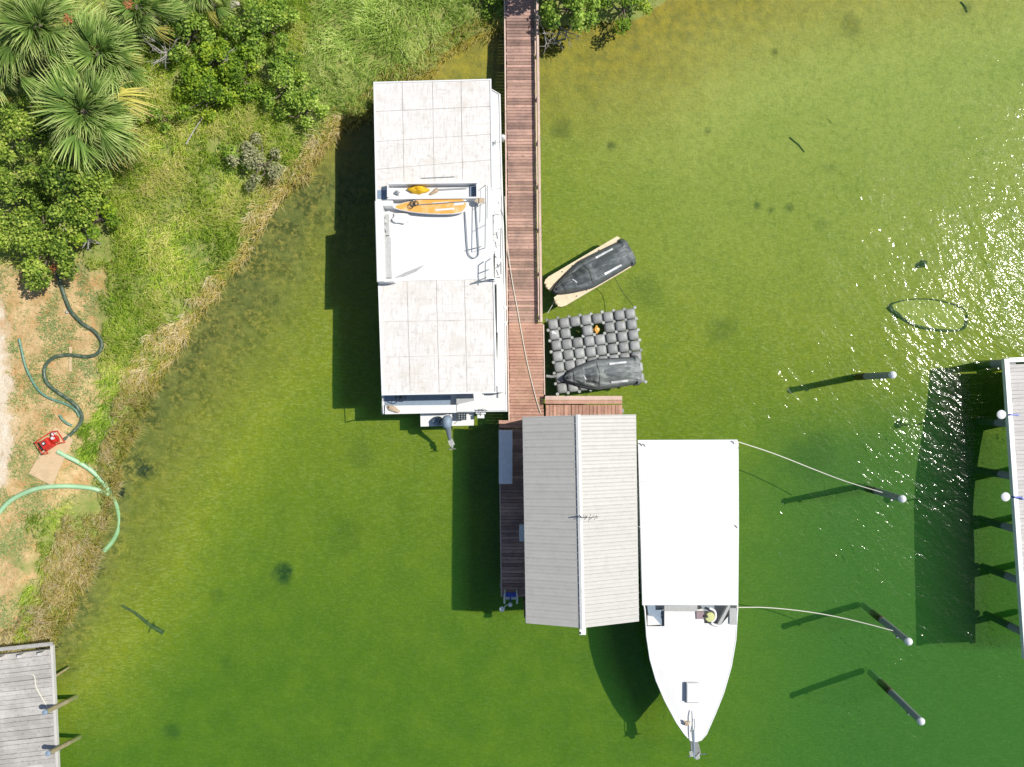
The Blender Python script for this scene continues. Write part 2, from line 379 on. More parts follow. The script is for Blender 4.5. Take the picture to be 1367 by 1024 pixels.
def axis(a, b, step, far):
    mid = list(np.arange(a, b+step, step)); lo = []; hi = []; s = step; x = a
    while x > -far: s *= 1.45; x -= s; lo.append(x)
    s = step; x = mid[-1]
    while x < far: s *= 1.45; x += s; hi.append(x)
    return np.array(lo[::-1]+mid+hi)
gx = axis(-24, 25, .13, 900); gy = axis(-18.5, 19, .13, 900)
X, Y = np.meshgrid(gx, gy); P = np.stack([X.ravel(), Y.ravel()], 1)
Z = height(P)
NX, NY = len(gx), len(gy)
ii = (np.arange(NY-1)[:,None]*NX+np.arange(NX-1)[None,:]).ravel()
F4 = np.stack([ii, ii+1, ii+1+NX, ii+NX], 1)
stainm = np.zeros(len(P))
wob = (fbm(P[:,0]*2.6, P[:,1]*2.6)-.5)
for (px, py, r, a) in STAINS:
    c = W(px, py, -.8); rr = r/31.3
    q = np.hypot(P[:,0]-c.x, P[:,1]-c.y)/rr + wob*1.3
    stainm = np.maximum(stainm, a*sst(1.5, .45, q))
def groundmat():
    t = NT('shore_and_lagoon_bed'); z = t.n.new("ShaderNodeSeparateXYZ"); t.link(t.geo.outputs['Position'], z.inputs[0]); zz = z.outputs[2]
    # lagoon bed: pale olive sand, greener growth with depth, weed and other dark stains, sand ripples with painted caustic light
    sand = t.mix(t.rng(t.noise(t.pos(), .55, 5, .6), .35, .65), (.375,.335,.024), (.30,.29,.018))
    sand = t.mix(t.math('MULTIPLY', t.rng(z.outputs[1], 1, 13), t.rng(z.outputs[0], -2, 8)), sand, (.56,.48,.15))
    deep = t.mix(t.rng(t.noise(t.pos(), .7, 6, .62), .38, .62), (.22,.25,.015), (.16,.205,.014))
    deep = t.mix(t.math('MULTIPLY', t.rng(z.outputs[0], 8, 15), t.rng(z.outputs[1], 2, -5)), deep, (.13,.19,.06))
    bed = t.mix(t.rng(t.math('ADD', zz, t.math('MULTIPLY', t.noise(t.pos(), .45, 3), .25)), -.78, -1.35), sand, deep)
    bed = t.mix(t.math('MULTIPLY', t.rng(t.noise(t.pos(), 3.2, 8, .7), .45, .7), .45), bed, (.14,.17,.035))
    lo = t.rng(zz, -1.5, -.8, .10, .34)
    rip = t.noise(t.pos((1.6,4.2,1), (0,0,.12)), 2.9, 5, .7, .3)
    bed = t.mix(t.math('MULTIPLY', t.rng(rip, .48, .62), lo), bed, (.70,.64,.26))  # sand ripples; their pale colour also imitates caustic light
    fine = t.noise(t.pos((1,1.6,1)), 14, 3, .7)
    bed = t.mix(t.math('MULTIPLY', t.rng(fine, .5, .68), lo), bed, (.20,.22,.04))
    bed = t.mix(t.math('MULTIPLY', t.attr('weed'), t.rng(t.noise(t.pos(), 5, 5, .7), .3, .55, .55, 1)), bed, (.035,.055,.03))  # the mask holds weed and other dark stains
    shal = t.mix(t.rng(t.noise(t.pos(), 2.2, 6, .7), .35, .65), (.25,.25,.07), (.12,.14,.04))
    mot = t.mix(t.rng(t.noise(t.pos(), 4.5, 8, .75), .46, .60), (.05,.065,.02), (.38,.31,.08))
    shal = t.mix(t.rng(t.noise(t.pos(), 1.3, 6, .7), .42, .58, .1, .85), shal, mot)
    xyz = z.outputs[1]
    shal = t.mix(t.rng(xyz, 8.5, 11.5), shal, t.mix(t.rng(t.noise(t.pos(), 2.4, 6, .7), .35, .65), (.42,.33,.05), (.22,.2,.05)))
    bed = t.mix(t.rng(t.math('ADD', zz, t.math('MULTIPLY', t.noise(t.pos(), .9, 5, .7), .5)), -.64, .02), bed, shal)
    # land: brown thatch under growth, dry dirt, pale track
    thatch = t.mix(t.rng(t.noise(t.pos(), 4, 6, .7), .4, .6), (.30,.31,.10), (.20,.27,.06))
    dirt = t.mix(t.rng(t.noise(t.pos(), 1.6, 8, .72), .38, .62), (.68,.49,.26), (.52,.36,.17))
    dirt = t.mix(t.math('MULTIPLY', t.rng(t.noise(t.pos(), 7, 8, .75), .50, .64), .75), dirt, (.30,.29,.12))
    dirt = t.mix(t.math('MULTIPLY', t.rng(t.noise(t.pos(), 1.1, 8, .78), .50, .62), .7), dirt, (.52,.27,.10))
    dirt = t.mix(t.math('MULTIPLY', t.rng(t.noise(t.pos(), .8, 7, .7, .5), .54, .66), .8), dirt, (.24,.28,.09))
    track = t.mix(t.rng(t.noise(t.pos(), 2, 7, .7), .35, .7), (.78,.70,.57), (.62,.48,.32))
    track = t.mix(t.math('MULTIPLY', t.rng(t.noise(t.pos((3,.6,1), (0,0,.3)), 2.2, 7, .75), .56, .66), .6), track, (.40,.32,.22))
    land = t.mix(t.attr('dirt'), thatch, dirt); land = t.mix(t.attr('track'), land, track)
    col = t.mix(t.rng(zz, -.03, .03), bed, land)
    t.link(col, t.b.inputs['Base Color']); setv(t.b, rough=.9, spec=.15)
    t.bump(t.math('ADD', t.noise(t.pos(), 8, 6, .7), t.math('MULTIPLY', rip, .6)), .05)
    return t.m
g = np_mesh('ground', np.stack([P[:,0], P[:,1], Z], 1), F4, groundmat(), extra={'weed': stainm, 'dirt': softpoly(P, DIRT), 'track': softpoly(P, TRACK, .22)}, smooth=True)
note(g, 'sandy shore sloping under the green lagoon', kind='structure')
# ------------------------------------------------------------------ water
def watermat():
    t = NT('lagoon_water'); t.n.remove(t.b)
    def wave(scale, ang):
        v = t.pos(scale, (0,0,ang)); v.node.vector_type = 'TEXTURE'; return v
    p1 = wave((.62,1.5,1), R(42)); p2 = wave((.6,1.45,1), R(48)); p3 = wave((.8,1.3,1), R(20))
    h1 = t.noise(p1, .55, 2, .5, .3); h2 = t.noise(p2, 3.1, 2, .5, .4)
    h = t.math('ADD', t.math('ADD', t.math('MULTIPLY', h1, 1.15), t.math('MULTIPLY', h2, .42)), t.math('MULTIPLY', t.noise(p3, 6.5, 2, .5), .13))
    cov = t.rng(t.noise(t.pos(), .16, 2, .5), .35, .65, .55, 1.15)     # calmer and livelier water
    xs = t.n.new("ShaderNodeSeparateXYZ"); t.link(t.geo.outputs['Position'], xs.inputs[0])
    calm = t.rng(t.math('SUBTRACT', xs.outputs[0], t.math('MULTIPLY', xs.outputs[1], .3)), 3, 23, .40, 1.12)     # the north end lies in the lee of the trees
    h = t.math('MULTIPLY', h, t.math('MULTIPLY', cov, calm))
    b = t.n.new("ShaderNodeBump"); b.inputs['Distance'].default_value = .085; b.inputs['Strength'].default_value = 1; t.link(h, b.inputs['Height'])
    gl = t.n.new("ShaderNodeBsdfGlossy"); gl.inputs['Roughness'].default_value = .05; t.link(t.rng(t.noise(t.pos(), .7, 4, .6), .42, .68, .03, .06), gl.inputs['Roughness']); t.link(b.outputs[0], gl.inputs['Normal'])
    tr = t.n.new("ShaderNodeBsdfTransparent"); tr.inputs[0].default_value = (.97,.985,.98,1)
    g2 = t.n.new("ShaderNodeBsdfGlossy"); g2.inputs['Roughness'].default_value = .2; t.link(b.outputs[0], g2.inputs['Normal'])
    gm = t.n.new("ShaderNodeMixShader"); gm.inputs[0].default_value = .09; t.link(gl.outputs[0], gm.inputs[1]); t.link(g2.outputs[0], gm.inputs[2]); gl = gm
    fr = t.n.new("ShaderNodeFresnel"); fr.inputs[0].default_value = 1.333; t.link(b.outputs[0], fr.inputs['Normal'])
    mx = t.n.new("ShaderNodeMixShader"); t.link(fr.outputs[0], mx.inputs[0]); t.link(tr.outputs[0], mx.inputs[1]); t.link(gl.outputs[0], mx.inputs[2])
    t.link(mx.outputs[0], t.out.inputs[0])
    va = t.n.new("ShaderNodeVolumeAbsorption"); va.inputs['Color'].default_value = (.22,.74,.20,1); va.inputs['Density'].default_value = .30
    vs_ = t.n.new('ShaderNodeVolumeScatter'); vs_.inputs['Color'].default_value = (.20,.66,.14,1); vs_.inputs['Density'].default_value = .135; vs_.inputs['Anisotropy'].default_value = 0
    ad = t.n.new('ShaderNodeAddShader'); t.link(va.outputs[0], ad.inputs[0]); t.link(vs_.outputs[0], ad.inputs[1]); t.link(ad.outputs[0], t.out.inputs['Volume'])
    return t.m
mb = MB(); mb.box((0,0,-3.0), (1700,1700,6.0))
wt = mb.build('water', watermat(), origin=Vector((0,0,0))); note(wt, 'clear green lagoon water with sun glitter', kind='structure')

# ------------------------------------------------------------------ docks
def unit_board(name, mat, L, wd, th):
    b = MB(); b.chbox((0,0,0), (L, wd, th), .006); return b.build(name, mat, origin=Vector((0,0,0)))
def copy_part(src, parent, loc, rotz=0, scale=(1,1,1), name=None):
    o = src.copy(); COL.objects.link(o); o.parent = parent
    if name: o.name = name
    o.location = Vector(loc) - WO[parent.name] if parent is not None else Vector(loc); o.rotation_euler = (0,0,rotz); o.scale = scale
    WO[o.name] = Vector(loc); return o
def lerp(a, b, t): return a + (b-a)*t
def boards(parent, A, B, C, D, n, z, mat, gap=.012, th=.04, name='plank', jit=.012):
    "n boards laid one after another from edge A-B to edge D-C (A,B = ends of the first board)"
    A, B, C, D = [Vector((p[0], p[1], 0)) for p in (A, B, C, D)]
    wd = ((A+B)/2-(C+D)/2).length/n - gap
    me = None
    for i in range(n):
        t = (i+.5)/n; l = lerp(A, D, t); r = lerp(B, C, t); c = (l+r)/2; L = (r-l).length
        rot = math.atan2((r-l).y, (r-l).x) + random.gauss(0, .0015)
        if me is None:
            b = MB(); b.chbox((0,0,0), (1, wd, th), .006); o = b.build(name, mat, parent, origin=Vector((0,0,0))); me = o.data
        else:
            o = bpy.data.objects.new(name, me); COL.objects.link(o); o.parent = parent
        zz = z - th/2 + random.uniform(-.003, .004)
        o.location = Vector((c.x+random.gauss(0,jit*.6), c.y, zz)) - WO[parent.name]; o.rotation_euler = (random.gauss(0,.004), 0, rot)
        o.scale = (L+random.uniform(-jit, jit), 1, 1)
ZP = .75
def W2(x, y, z=ZP): v = W(x, y, z); return (v.x, v.y)
pier = thing('pier', W(700, 300, 0), 'long red-brown plank pier running from the wooded shore down to the boathouse', 'pier')
boards(pier, W2(675,-70), W2(711.5,-70), W2(718,431), W2(679,431), 122, ZP, M['red_wood'])
boards(pier, W2(679,431), W2(724.5,431), W2(726,562), W2(681,562), 32, ZP, M['red_wood_new'])
def beam(name, a, b, w, h, z, mat, parent):
    a = Vector((*a, 0)); b = Vector((*b, 0)); c = (a+b)/2; d = b-a
    m = MB(); m.chbox((c.x, c.y, z-h/2), (d.length, w, h), .008, math.atan2(d.y, d.x)); return m.build(name, mat, parent)
beam('edge_board', W2(673,-70), W2(677.3,431), .06, .16, ZP+.012, M['edge_wood'], pier)
beam('edge_board', W2(677.3,433), W2(679.7,562), .06, .16, ZP+.012, M['edge_wood'], pier)
beam('edge_board', W2(713,-70), W2(719.2,430), .05, .14, ZP-.02, M['edge_wood'], pier)
beam('bull_rail', W2(716.3,-70,ZP+.3), W2(722.6,430,ZP+.3), .10, .09, ZP+.32, M['edge_wood'], pier)
for y in range(-40, 440, 58):
    c = W(715.6+(y)*.0125, y, ZP); m = MB(); m.box((c.x, c.y, ZP+.05), (.09,.14,.36)); m.build('rail_block', M['edge_wood'], pier)
beam('edge_board', W2(725.6,433), W2(727,527), .05, .16, ZP+.01, M['edge_wood'], pier)
for y in range(20, 570, 62):
    for x in (676, 709):
        c = W(x+y*.011, y, .3); m = MB(); m.tube([(c.x,c.y,-1.3),(c.x,c.y,ZP-.06)], .11, 10); m.build('piling', M['piling'], pier)
for x in (679, 708):
    beam('stringer', W2(x,-70), W2(x+5,560), .07, .2, ZP-.06, M['under'], pier)
# side landing with a long seat plank
land = thing('side_landing', W(777, 545, 0), 'short brown plank landing with a raised long board, jutting out above the boathouse roof edge', 'landing')
boards(land, W2(728.5,562), W2(728.5,540.5), W2(831,540.5), W2(831,562), 21, ZP, M['red_wood_v'])
beam('bench_board', W2(727.5,531.3,ZP+.3), W2(830.5,531.3,ZP+.3), .17, .05, ZP+.3, M['edge_wood'], land)
beam('bench_board', W2(727.5,536.8,ZP+.3), W2(830.5,536.8,ZP+.3), .15, .05, ZP+.3, M['red_wood_v'], land)
for x in (735, 770, 804, 826):
    c = W(x, 534, ZP); m = MB(); m.box((c.x, c.y, ZP+.1), (.08,.24,.3)); m.build('bench_block', M['red_wood'], land)
for x in (745, 800, 828):
    c = W(x, 548, .3); m = MB(); m.tube([(c.x,c.y,-1.4),(c.x,c.y,ZP-.06)], .11, 10); m.build('piling', M['piling'], land)
beam('stringer', W2(729,543), W2(831,543), .07, .2, ZP-.06, M['under'], land)
# walkway in the shade of the boathouse
walk = thing('shaded_walkway', W(690, 680, 0), 'plank walkway lying in the shadow along the west eave of the boathouse', 'walkway')
boards(walk, W2(666,560.5), W2(728,562.6), W2(728,572), W2(666,571.5), 2, ZP, M['red_wood_new'])
boards(walk, W2(667.5,572.5), W2(728,572.5), W2(731,797), W2(670.5,797), 50, ZP-.02, M['red_wood'])
beam('edge_board', W2(666.5,573), W2(669.5,797), .05, .16, ZP-.01, M['edge_wood'], walk)
for y in range(600, 800, 60):
    for x in (671, 722):
        c = W(x, y, .3); m = MB(); m.tube([(c.x,c.y,-1.6),(c.x,c.y,ZP-.08)], .12, 10); m.build('piling', M['piling'], walk)
for x in (672, 724): beam('stringer', W2(x,564), W2(x+2,796), .07, .2, ZP-.08, M['under'], walk)
def dockbox(x0, y0, x1, y1, z, label):
    a = W(x0, y0, z); b = W(x1, y1, z); c = (a+b)/2
    t = thing('dock_box', (c.x, c.y, ZP-.02), label, 'storage box')
    sx, sy = b.x-a.x, a.y-b.y
    m = MB(); m.box((c.x, c.y, (ZP+z)/2-.03), (sx-.05, sy-.05, z-ZP-.04)); m.build('body', M['white_gel'], t)
    m = MB(); m.chbox((c.x, c.y, z-.03), (sx, sy, .06), .012); m.build('lid', M['cap'], t)
    m = MB(); m.box((a.x-.012, c.y, z-.12), (.02, .1, .06)); m.build('latch', M['steel'], t); return t
dockbox(666, 574.5, 684, 646, 1.25, 'long white storage box on the shaded walkway')
dockbox(693.5, 701, 703, 723, 1.25, 'small white box half hidden under the boathouse eave')
c = W(684, 574.5, ZP)
# ladder with a lamp at the end of the walkway
c = W(682, 796, ZP)
t = thing('dock_ladder', (c.x, c.y, ZP-.3), 'blue and white boarding ladder at the end of the shaded walkway', 'ladder')
for s in (-1, 1):
    x = c.x+s*.25; m = MB(); m.tube(spline([(x,c.y+.26,ZP-.02),(x,c.y+.26,ZP+.7),(x+s*.02,c.y+.12,ZP+.92),(x,c.y-.08,ZP+.7),(x,c.y-.12,-.9)]), .032, 8); m.build('handrail', M['white_rail'], t, True)
for k in range(5):
    m = MB(); m.box((c.x, c.y-.13, ZP-.15-k*.28), (.48,.08,.04)); m.build('rung', M['white_rail'], t)
m = MB(); m.box((c.x, c.y+.08, ZP+.04), (.6,.16,.07)); m.build('bracket', M['blue'], t)
l = thing('dock_lamp', (c.x+.0, c.y-.05, ZP), 'small round white lamp on a curved arm beside the blue ladder', 'lamp')
m = MB(); m.tube([(c.x-.02,c.y-.02,ZP-.02),(c.x-.02,c.y-.08,ZP+1.0)], .03, 8); m.build('post', M['blue'], l)
m = MB(); m.lathe((c.x-.02,c.y-.08,ZP+.98), [(.02,-.02),(.085,0),(.075,.05),(.02,.08)], 14); m.build('lamp_head', M['cap'], l, True)
m = MB(); m.tube(spline([(c.x-.05,c.y-.08,ZP+.95),(c.x-.2,c.y-.12,ZP+.98),(c.x-.33,c.y-.28,ZP+.9)]), .016, 6); m.build('arm', M['white_rail'], l, True)
m = MB(); m.lathe((c.x-.36,c.y-.3,ZP+.84), [(.11,0),(.09,.03),(.02,.07)], 12); m.build('spotlight', M['cap'], l, True)
# grey dock, bottom left
ZG = .8
def WG(x, y): v = W(x, y, ZG); return (v.x, v.y)
gd = thing('grey_dock', W(20, 950, 0), 'silver weathered plank dock on the reed shore at the bottom left corner', 'dock')
boards(gd, WG(-150,893), WG(67,868.5), WG(79,1120), WG(-150,1145), 42, ZG, M['grey_wood'], gap=.009)
beam('edge_board', WG(68.5,862), WG(80.5,1120), .10, .18, ZG+.02, M['pale_wood'], gd)
beam('top_rail', W2(-150,883,ZG+.35), W2(70,859.5,ZG+.35), .16, .06, ZG+.36, M['grey_wood'], gd)
beam('rim_board', WG(-150,892), WG(67,868), .05, .2, ZG-.01, M['grey_wood'], gd)
for x in (-60, -26, 5, 31, 58):
    c = W(x, 873.5-(x-31)*.11, ZG); m = MB(); m.box((c.x, c.y, ZG+.13), (.15,.12,.34), .1); m.build('rail_block', M['pale_wood'], gd)
for (bx, by, tx, ty) in ((88,937,60,951), (91,992,64,1006)):
    a = W(bx, by, 0); b = W(tx, ty, 1.75); d = (b-a).normalized()
    m = MB(); m.tube([a-d*1.1, b], .10, 12, .095); m.build('piling', M['pale_post'], gd, True)
    m = MB(); m.lathe(b, [(.11,-.03),(.108,.02),(.02,.05)], 12, d); m.build('piling_cap', M['blue_grey'], gd, True)
for y in (900, 960, 1020, 1080):
    c = W(55, y, .3); m = MB(); m.tube([(c.x,c.y,-1.0),(c.x,c.y,ZG-.06)], .1, 8); m.build('piling', M['piling'], gd)
beam('stringer', WG(60,872), WG(72,1120), .07, .2, ZG-.06, M['under'], gd)
# right dock
ZR = 1.35
def WR(x, y): v = W(x, y, ZR); return (v.x, v.y)
rd = thing('pale_dock', W(1380, 660, 0), 'pale boarded dock with a white rim along the right edge of the picture', 'dock')
ang = math.atan2(26, 382)
def RP(u, v):   # u across to the right, v downwards, photo pixels
    return WR(1340+u*math.cos(ang)+v*math.sin(ang), 479-u*math.sin(ang)*.6+v*math.cos(ang))
boards(rd, RP(7,8), RP(78,8), RP(78,400), RP(7,400), 78, ZR, M['pale_wood'], gap=.006)
boards(rd, RP(79.5,8), RP(240,8), RP(240,78), RP(79.5,78), 14, ZR, M['pale_wood'], gap=.001)
_a, _b, _c, _d = RP(73,8.5), RP(238,8.5), RP(238,77.5), RP(73,77.5); m = MB(); m.prism([_a,_b,_c,_d], ZR-.2, ZR-.06); m.build('sun_block_slab', M['under'], rd, fix=True)  # unseen slab added to keep sunlit slits out of the platform's shadow
beam('rim_board', RP(2.5,0), RP(2.5,402), .2, .2, ZR+.07, M['white_rail'], rd)
beam('rim_board', RP(5.7,2), RP(240,2), .19, .2, ZR+.072, M['white_rail'], rd)
beam('rim_board', RP(80,80), RP(80,402), .12, .2, ZR+.06, M['white_rail'], rd)
beam('rim_board', RP(82,81), RP(240,81), .12, .2, ZR+.062, M['white_rail'], rd)
for v in (6, 88, 160, 232, 302, 372):
    for u in (12, 68):
        x, y = RP(u, v); m = MB(); m.tube([(x,y,-1.8),(x,y,ZR-.06)], .16, 10); m.build('piling', M['piling'], rd)
    if v > 10:
        a, b = RP(4, v), RP(78, v); beam('cross_beam', a, b, .12, .22, ZR-.06, M['under'], rd)
for (x, y) in ((1338.5,553.5), (1344,663.5)):
    p = W(x-.5, y, 2.1); q = WR(x+8, y)
    l = thing('dock_lamp', (q[0], q[1], ZR), 'round white lamp on the rim of the pale dock, ' + ('nearer its top corner' if y < 600 else 'farther down the rim'), 'lamp', 'round lamps along the pale dock')
    m = MB(); m.tube([(q[0],q[1],ZR-.05),(q[0],q[1],2.0)], .035, 8); m.build('post', M['blue'], l)
    m = MB(); m.box(((p.x+q[0])/2+.08, p.y, 2.16), (.32,.06,.05)); m.build('arm', M['blue'], l)
    m = MB(); m.lathe((p.x, p.y, 2.02), [(.185,0),(.18,.04),(.12,.08),(.02,.09)], 20); m.build('lamp_head', M['white_rail'], l, True)
# ------------------------------------------------------------------ boathouse
EZ, RZ = 3.0, 3.85
bh = thing('boathouse', W(775, 690, 0), 'boathouse with an off-white ribbed gable roof standing at the end of the pier', 'boathouse')
rt, rb = W(771.5,554.5,RZ), W(777.5,838.5,RZ)
NP = 28
for side, (et, eb) in enumerate(((W(697.5,557,EZ), W(702,832,EZ)), (W(849,553.5,EZ), W(853,829.5,EZ)))):
    for i in range(NP):
        t0, t1 = i/NP, (i+1)/NP
        a, b, c, d = lerp(rt,rb,t0), lerp(rt,rb,t1), lerp(et,eb,t1), lerp(et,eb,t0)
        along = (b-a).normalized(); down = (d-a).normalized(); n = along.cross(down); n = n if n.z > 0 else -n
        w = (b-a).length; L = (d-a).length
        prof = [(0,0),(.012,.03),(.03,.032),(.042,0),(w*.5-.02,0),(w*.5,.010),(w*.5+.02,0),(w-.002,0),(w-.002,-.02),(0,-.02)]
        r0 = [a+along*u+n*h for u, h in prof]; r1 = [d+along*u+n*h for u, h in prof]
        m = MB(); m.loft([r0, r1]); m.build('roof_panel', M['metal_roof'], bh, fix=True)
for s in (-1, 1):
    o_ = Vector((s*.13,0,-.035)); m = MB()
    m.loft([[rt+Vector((0,.03,.055)), rt+Vector((s*.09,.03,.015)), rt+Vector((s*.09,.03,-.0)), rt+Vector((0,.03,.04))],
            [rb+Vector((0,-.05,.055)), rb+Vector((s*.09,-.05,.015)), rb+Vector((s*.09,-.05,-.0)), rb+Vector((0,-.05,.04))]]); m.build('ridge_cap', M['flashing'], bh, fix=True)
for e0, e1, nm in ((W(697.5,557,EZ),W(702,832,EZ),0), (W(849,553.5,EZ),W(853,829.5,EZ),1)):
    m = MB(); dd = e1-e0; m.box((e0+e1)/2+Vector((.01 if nm==0 else -.01,0,-.09)), (.03, dd.length-.05, .12), math.atan2(dd.y,dd.x)+math.pi/2); m.build('fascia', M['white_rail'], bh)
for (r_, sgn) in ((rt, -1), (rb, 1)):
    for s, e_ in ((0, (W(697.5,557,EZ), W(702,832,EZ))), (1, (W(849,553.5,EZ), W(853,829.5,EZ)))):
        e = e_[0] if r_ is rt else e_[1]; q = Vector((0, sgn*.04, -.1))
        m = MB(); m.tube([r_+q, e+q], .045, 4); m.build('gable_rafter', M['white_rail'], bh)
m = MB(); m.box((rb.x+.02, rb.y-.13, RZ-.14), (.24,.3,.14)); m.build('ridge_beam_end', M['white_rail'], bh)
m = MB(); m.box((rb.x-.08, rb.y-.2, RZ-.05), (.06,.07,.06)); m.build('bolt', M['black'], bh)
for (ex, xs) in ((0, (703, 772, 846)),):
    for y in (566, 630, 700, 770, 824):
        for x in (703, 846):
            c = W(x, y, EZ); m = MB(); m.tube([(c.x,c.y,-1.8),(c.x,c.y,EZ-.12)], .1, 8); m.build('post', M['under'], bh)
        a, b = W(703,y,EZ), W(846,y,EZ); m = MB(); m.box(((a.x+b.x)/2, a.y, EZ-.22), (b.x-a.x, .09, .18)); m.build('tie_beam', M['under'], bh)
# aerial on the ridge
c = W(774, 688.5, RZ)
t = thing('roof_aerial', (c.x, c.y, RZ), 'thin dark television aerial lying out over the east roof slope from the ridge', 'aerial')
m = MB(); m.tube([(c.x,c.y,RZ-.03),(c.x+.02,c.y,RZ+.42)], .022, 6); m.build('mast', M['black'], t)
m = MB(); m.tube([(c.x,c.y,RZ+.4),(c.x+.36,c.y-.01,RZ+.4),(c.x+.62,c.y+.04,RZ+.42)], .011, 5); m.build('boom', M['black'], t)
for k, (u, l_, r_) in enumerate(((.2,.1,.5),(.33,.14,.3),(.42,.12,.8),(.55,.1,.5),(.62,.06,.9))):
    p = Vector((c.x+u, c.y, RZ+.41)); d = Vector((math.sin(r_), math.cos(r_), 0))*l_
    m = MB(); m.tube([p-d, p+d], .008, 4); m.build('element', M['black'], t)
# ------------------------------------------------------------------ houseboat
RH = 2.75     # roof height
DK = 1.0      # main deck height
hb = thing('houseboat', W(588, 330, 0), 'flat-roofed white houseboat moored along the west side of the pier', 'houseboat')
HP = [(503,122),(655,119),(667,126),(669,215),(671.5,300),(674,390),(676.5,549),(561,550),(511,553),(506,330)]
dk = [W(x,y,DK) for x, y in HP]
hull = MB(); hull.prism([(p.x,p.y) for p in dk], .0, DK-.05, .975); hull.prism([((p.x-W(588,330).x)*.97+W(588,330).x,(p.y-W(588,330).y)*.985+W(588,330).y) for p in dk], -.45, -.001, .9)
hull.build('hull', M['white_gel'], hb, fix=True)
m = MB(); m.prism([(p.x,p.y) for p in dk], DK-.049, DK); m.build('main_deck', M['white_gel'], hb, fix=True)
m = MB(); m.tube([(p.x,p.y,DK+.02) for p in dk]+[(dk[0].x,dk[0].y,DK+.02)], .035, 6); m.build('rub_rail', M['white_rail'], hb)
# cabin walls under the roofs
def quadz(pts, z): return [(W(x,y,z).x, W(x,y,z).y) for x, y in pts]
m = MB(); m.prism(quadz([(507,118),(650,116),(657,300),(664,515),(514,518),(509,330)], RH), DK+.002, RH-.12); cw = m.build('cabin_wall', M['white_gel'], hb, fix=True)
for k in range(7):
    for xx in (656.5,):
        a = W(652+k*1.8, 150+k*52, 1.9); m = MB(); m.box((a.x+.02, a.y, 1.95), (.04,1.05,.6), -R(1.2)); m.build('window', M['black'], hb)
def roof(parent, c4, xs, ys, z, seam=.010):
    "roof deck divided in a grid of laid panels; c4 corners TL,TR,BR,BL in photo pixels"
    C = [W(x, y, z) for x, y in c4]
    def uv(u, v): return lerp(lerp(C[0],C[1],u), lerp(C[3],C[2],u), v)
    m = MB(); base = [(uv(0,0)), (uv(1,0)), (uv(1,1)), (uv(0,1))]
    m.prism([(p.x,p.y) for p in base], z-.14, z-.02); m.build('roof_slab', M['roof_seam'], parent, fix=True)
    for j in range(len(ys)-1):
        for i in range(len(xs)-1):
            U0, U1, V0, V1 = xs[i], xs[i+1], ys[j], ys[j+1]
            p = [uv(U0,V0), uv(U1,V0), uv(U1,V1), uv(U0,V1)]; cc = sum(p, Vector())/4
            q = []
            for k in range(4):
                d = cc-p[k]; q.append(p[k]+Vector((math.copysign(seam, d.x), math.copysign(seam, d.y), 0)))
            m = MB(); m.prism([(v.x,v.y) for v in q], z-.019, z+random.uniform(-.003,.003)); m.build('roof_panel', M['roof_panel'], parent, fix=True)
    for (a, b) in ((0,1),(1,2),(2,3),(3,0)):
        A, B = base[a], base[b]; d = B-A; mm = MB(); mm.box((A+B)/2+Vector((0,0,-.055)), (d.length+(.05 if a%2==0 else -.05), .05, .17), math.atan2(d.y,d.x)); mm.build('roof_edge', M['white_rail'], parent)
    return uv
roof(hb, [(499.5,110.5),(655,106.5),(657,252),(502.5,268)], [0,.24,.5,.745,1], [0,.245,.5,.735,1], RH)
roof(hb, [(505.5,375),(659,372),(662,524),(510.5,527)], [0,.245,.50,.745,1], [0,.36,.67,1], RH)
# middle sun deck
m = MB(); m.prism(quadz([(503,268),(657,252),(659,372),(505.5,375)], RH), RH-.1, RH-.004); m.build('sun_deck', M['white_gel'], hb, fix=True)
m = MB(); m.prism(quadz([(663,375),(671,374),(674,524),(664,524)], 1.9), DK, 1.9); m.build('side_locker', M['white_gel'], hb, fix=True)
def wallbox(name, x0, y0, x1, y1, z0, z1, mat, parent, rz=-.012, ch=.02):
    a = W(x0,y0,z1); b = W(x1,y1,z1); m = MB(); m.chbox(((a.x+b.x)/2,(a.y+b.y)/2,(z0+z1)/2), (abs(b.x-a.x),abs(a.y-b.y),z1-z0), ch, rz); return m.build(name, mat, parent)
wallbox('coaming', 501.5, 268, 512, 376, RH-.1, RH+.65, M['white_gel'], hb, .026)
wallbox('coaming', 501.5, 267.5, 524, 275, RH-.1, RH+.64, M['white_gel'], hb, .0)
wallbox('coaming', 505, 372, 526, 376.5, RH-.1, RH+.55, M['white_gel'], hb, .03)
wallbox('bench_seat', 512.5, 316, 521, 371, RH, RH+.28, M['grey_vinyl'], hb, .026)
wallbox('bench_seat', 512.5, 286, 519, 314, RH, RH+.18, M['grey_vinyl'], hb, .026)
wallbox('helm_console', 526, 284, 545, 297, RH, RH+.1, M['white_gel'], hb, .05)
wallbox('roof_shade_patch', 503, 253.5, 516, 266, RH-.002, RH+.012, M['blue_grey'], hb, .0)  # flat slab whose blue-grey colour stands in for shade on the roof
# long tray with gear
x0, y0, x1, y1 = 517, 243.5, 637, 265
for nm, q in (('storage_tray_floor', (x0,y0,x1,y1)),):
    wallbox('storage_tray', x0, y0, x1, y1, RH, RH+.05, M['white_gel'], hb, .012)
for q in ((x0,y0-.5,x1,y0+1.8), (x0,y1-1.8,x1,y1+.5)): wallbox('tray_side', *q, RH+.045, RH+.42, M['white_gel'], hb, .012, .008)
for q in ((x0-.5,y0+2,x0+1.3,y1-2), (x1-1.3,y0+2,x1+.5,y1-2)): wallbox('tray_side', *q, RH+.045, RH+.415, M['white_gel'], hb, .012, .008)
wallbox('tray_lid', 627, 247, 635.5, 263, RH+.05, RH+.12, M['blue_grey'], hb, .012)
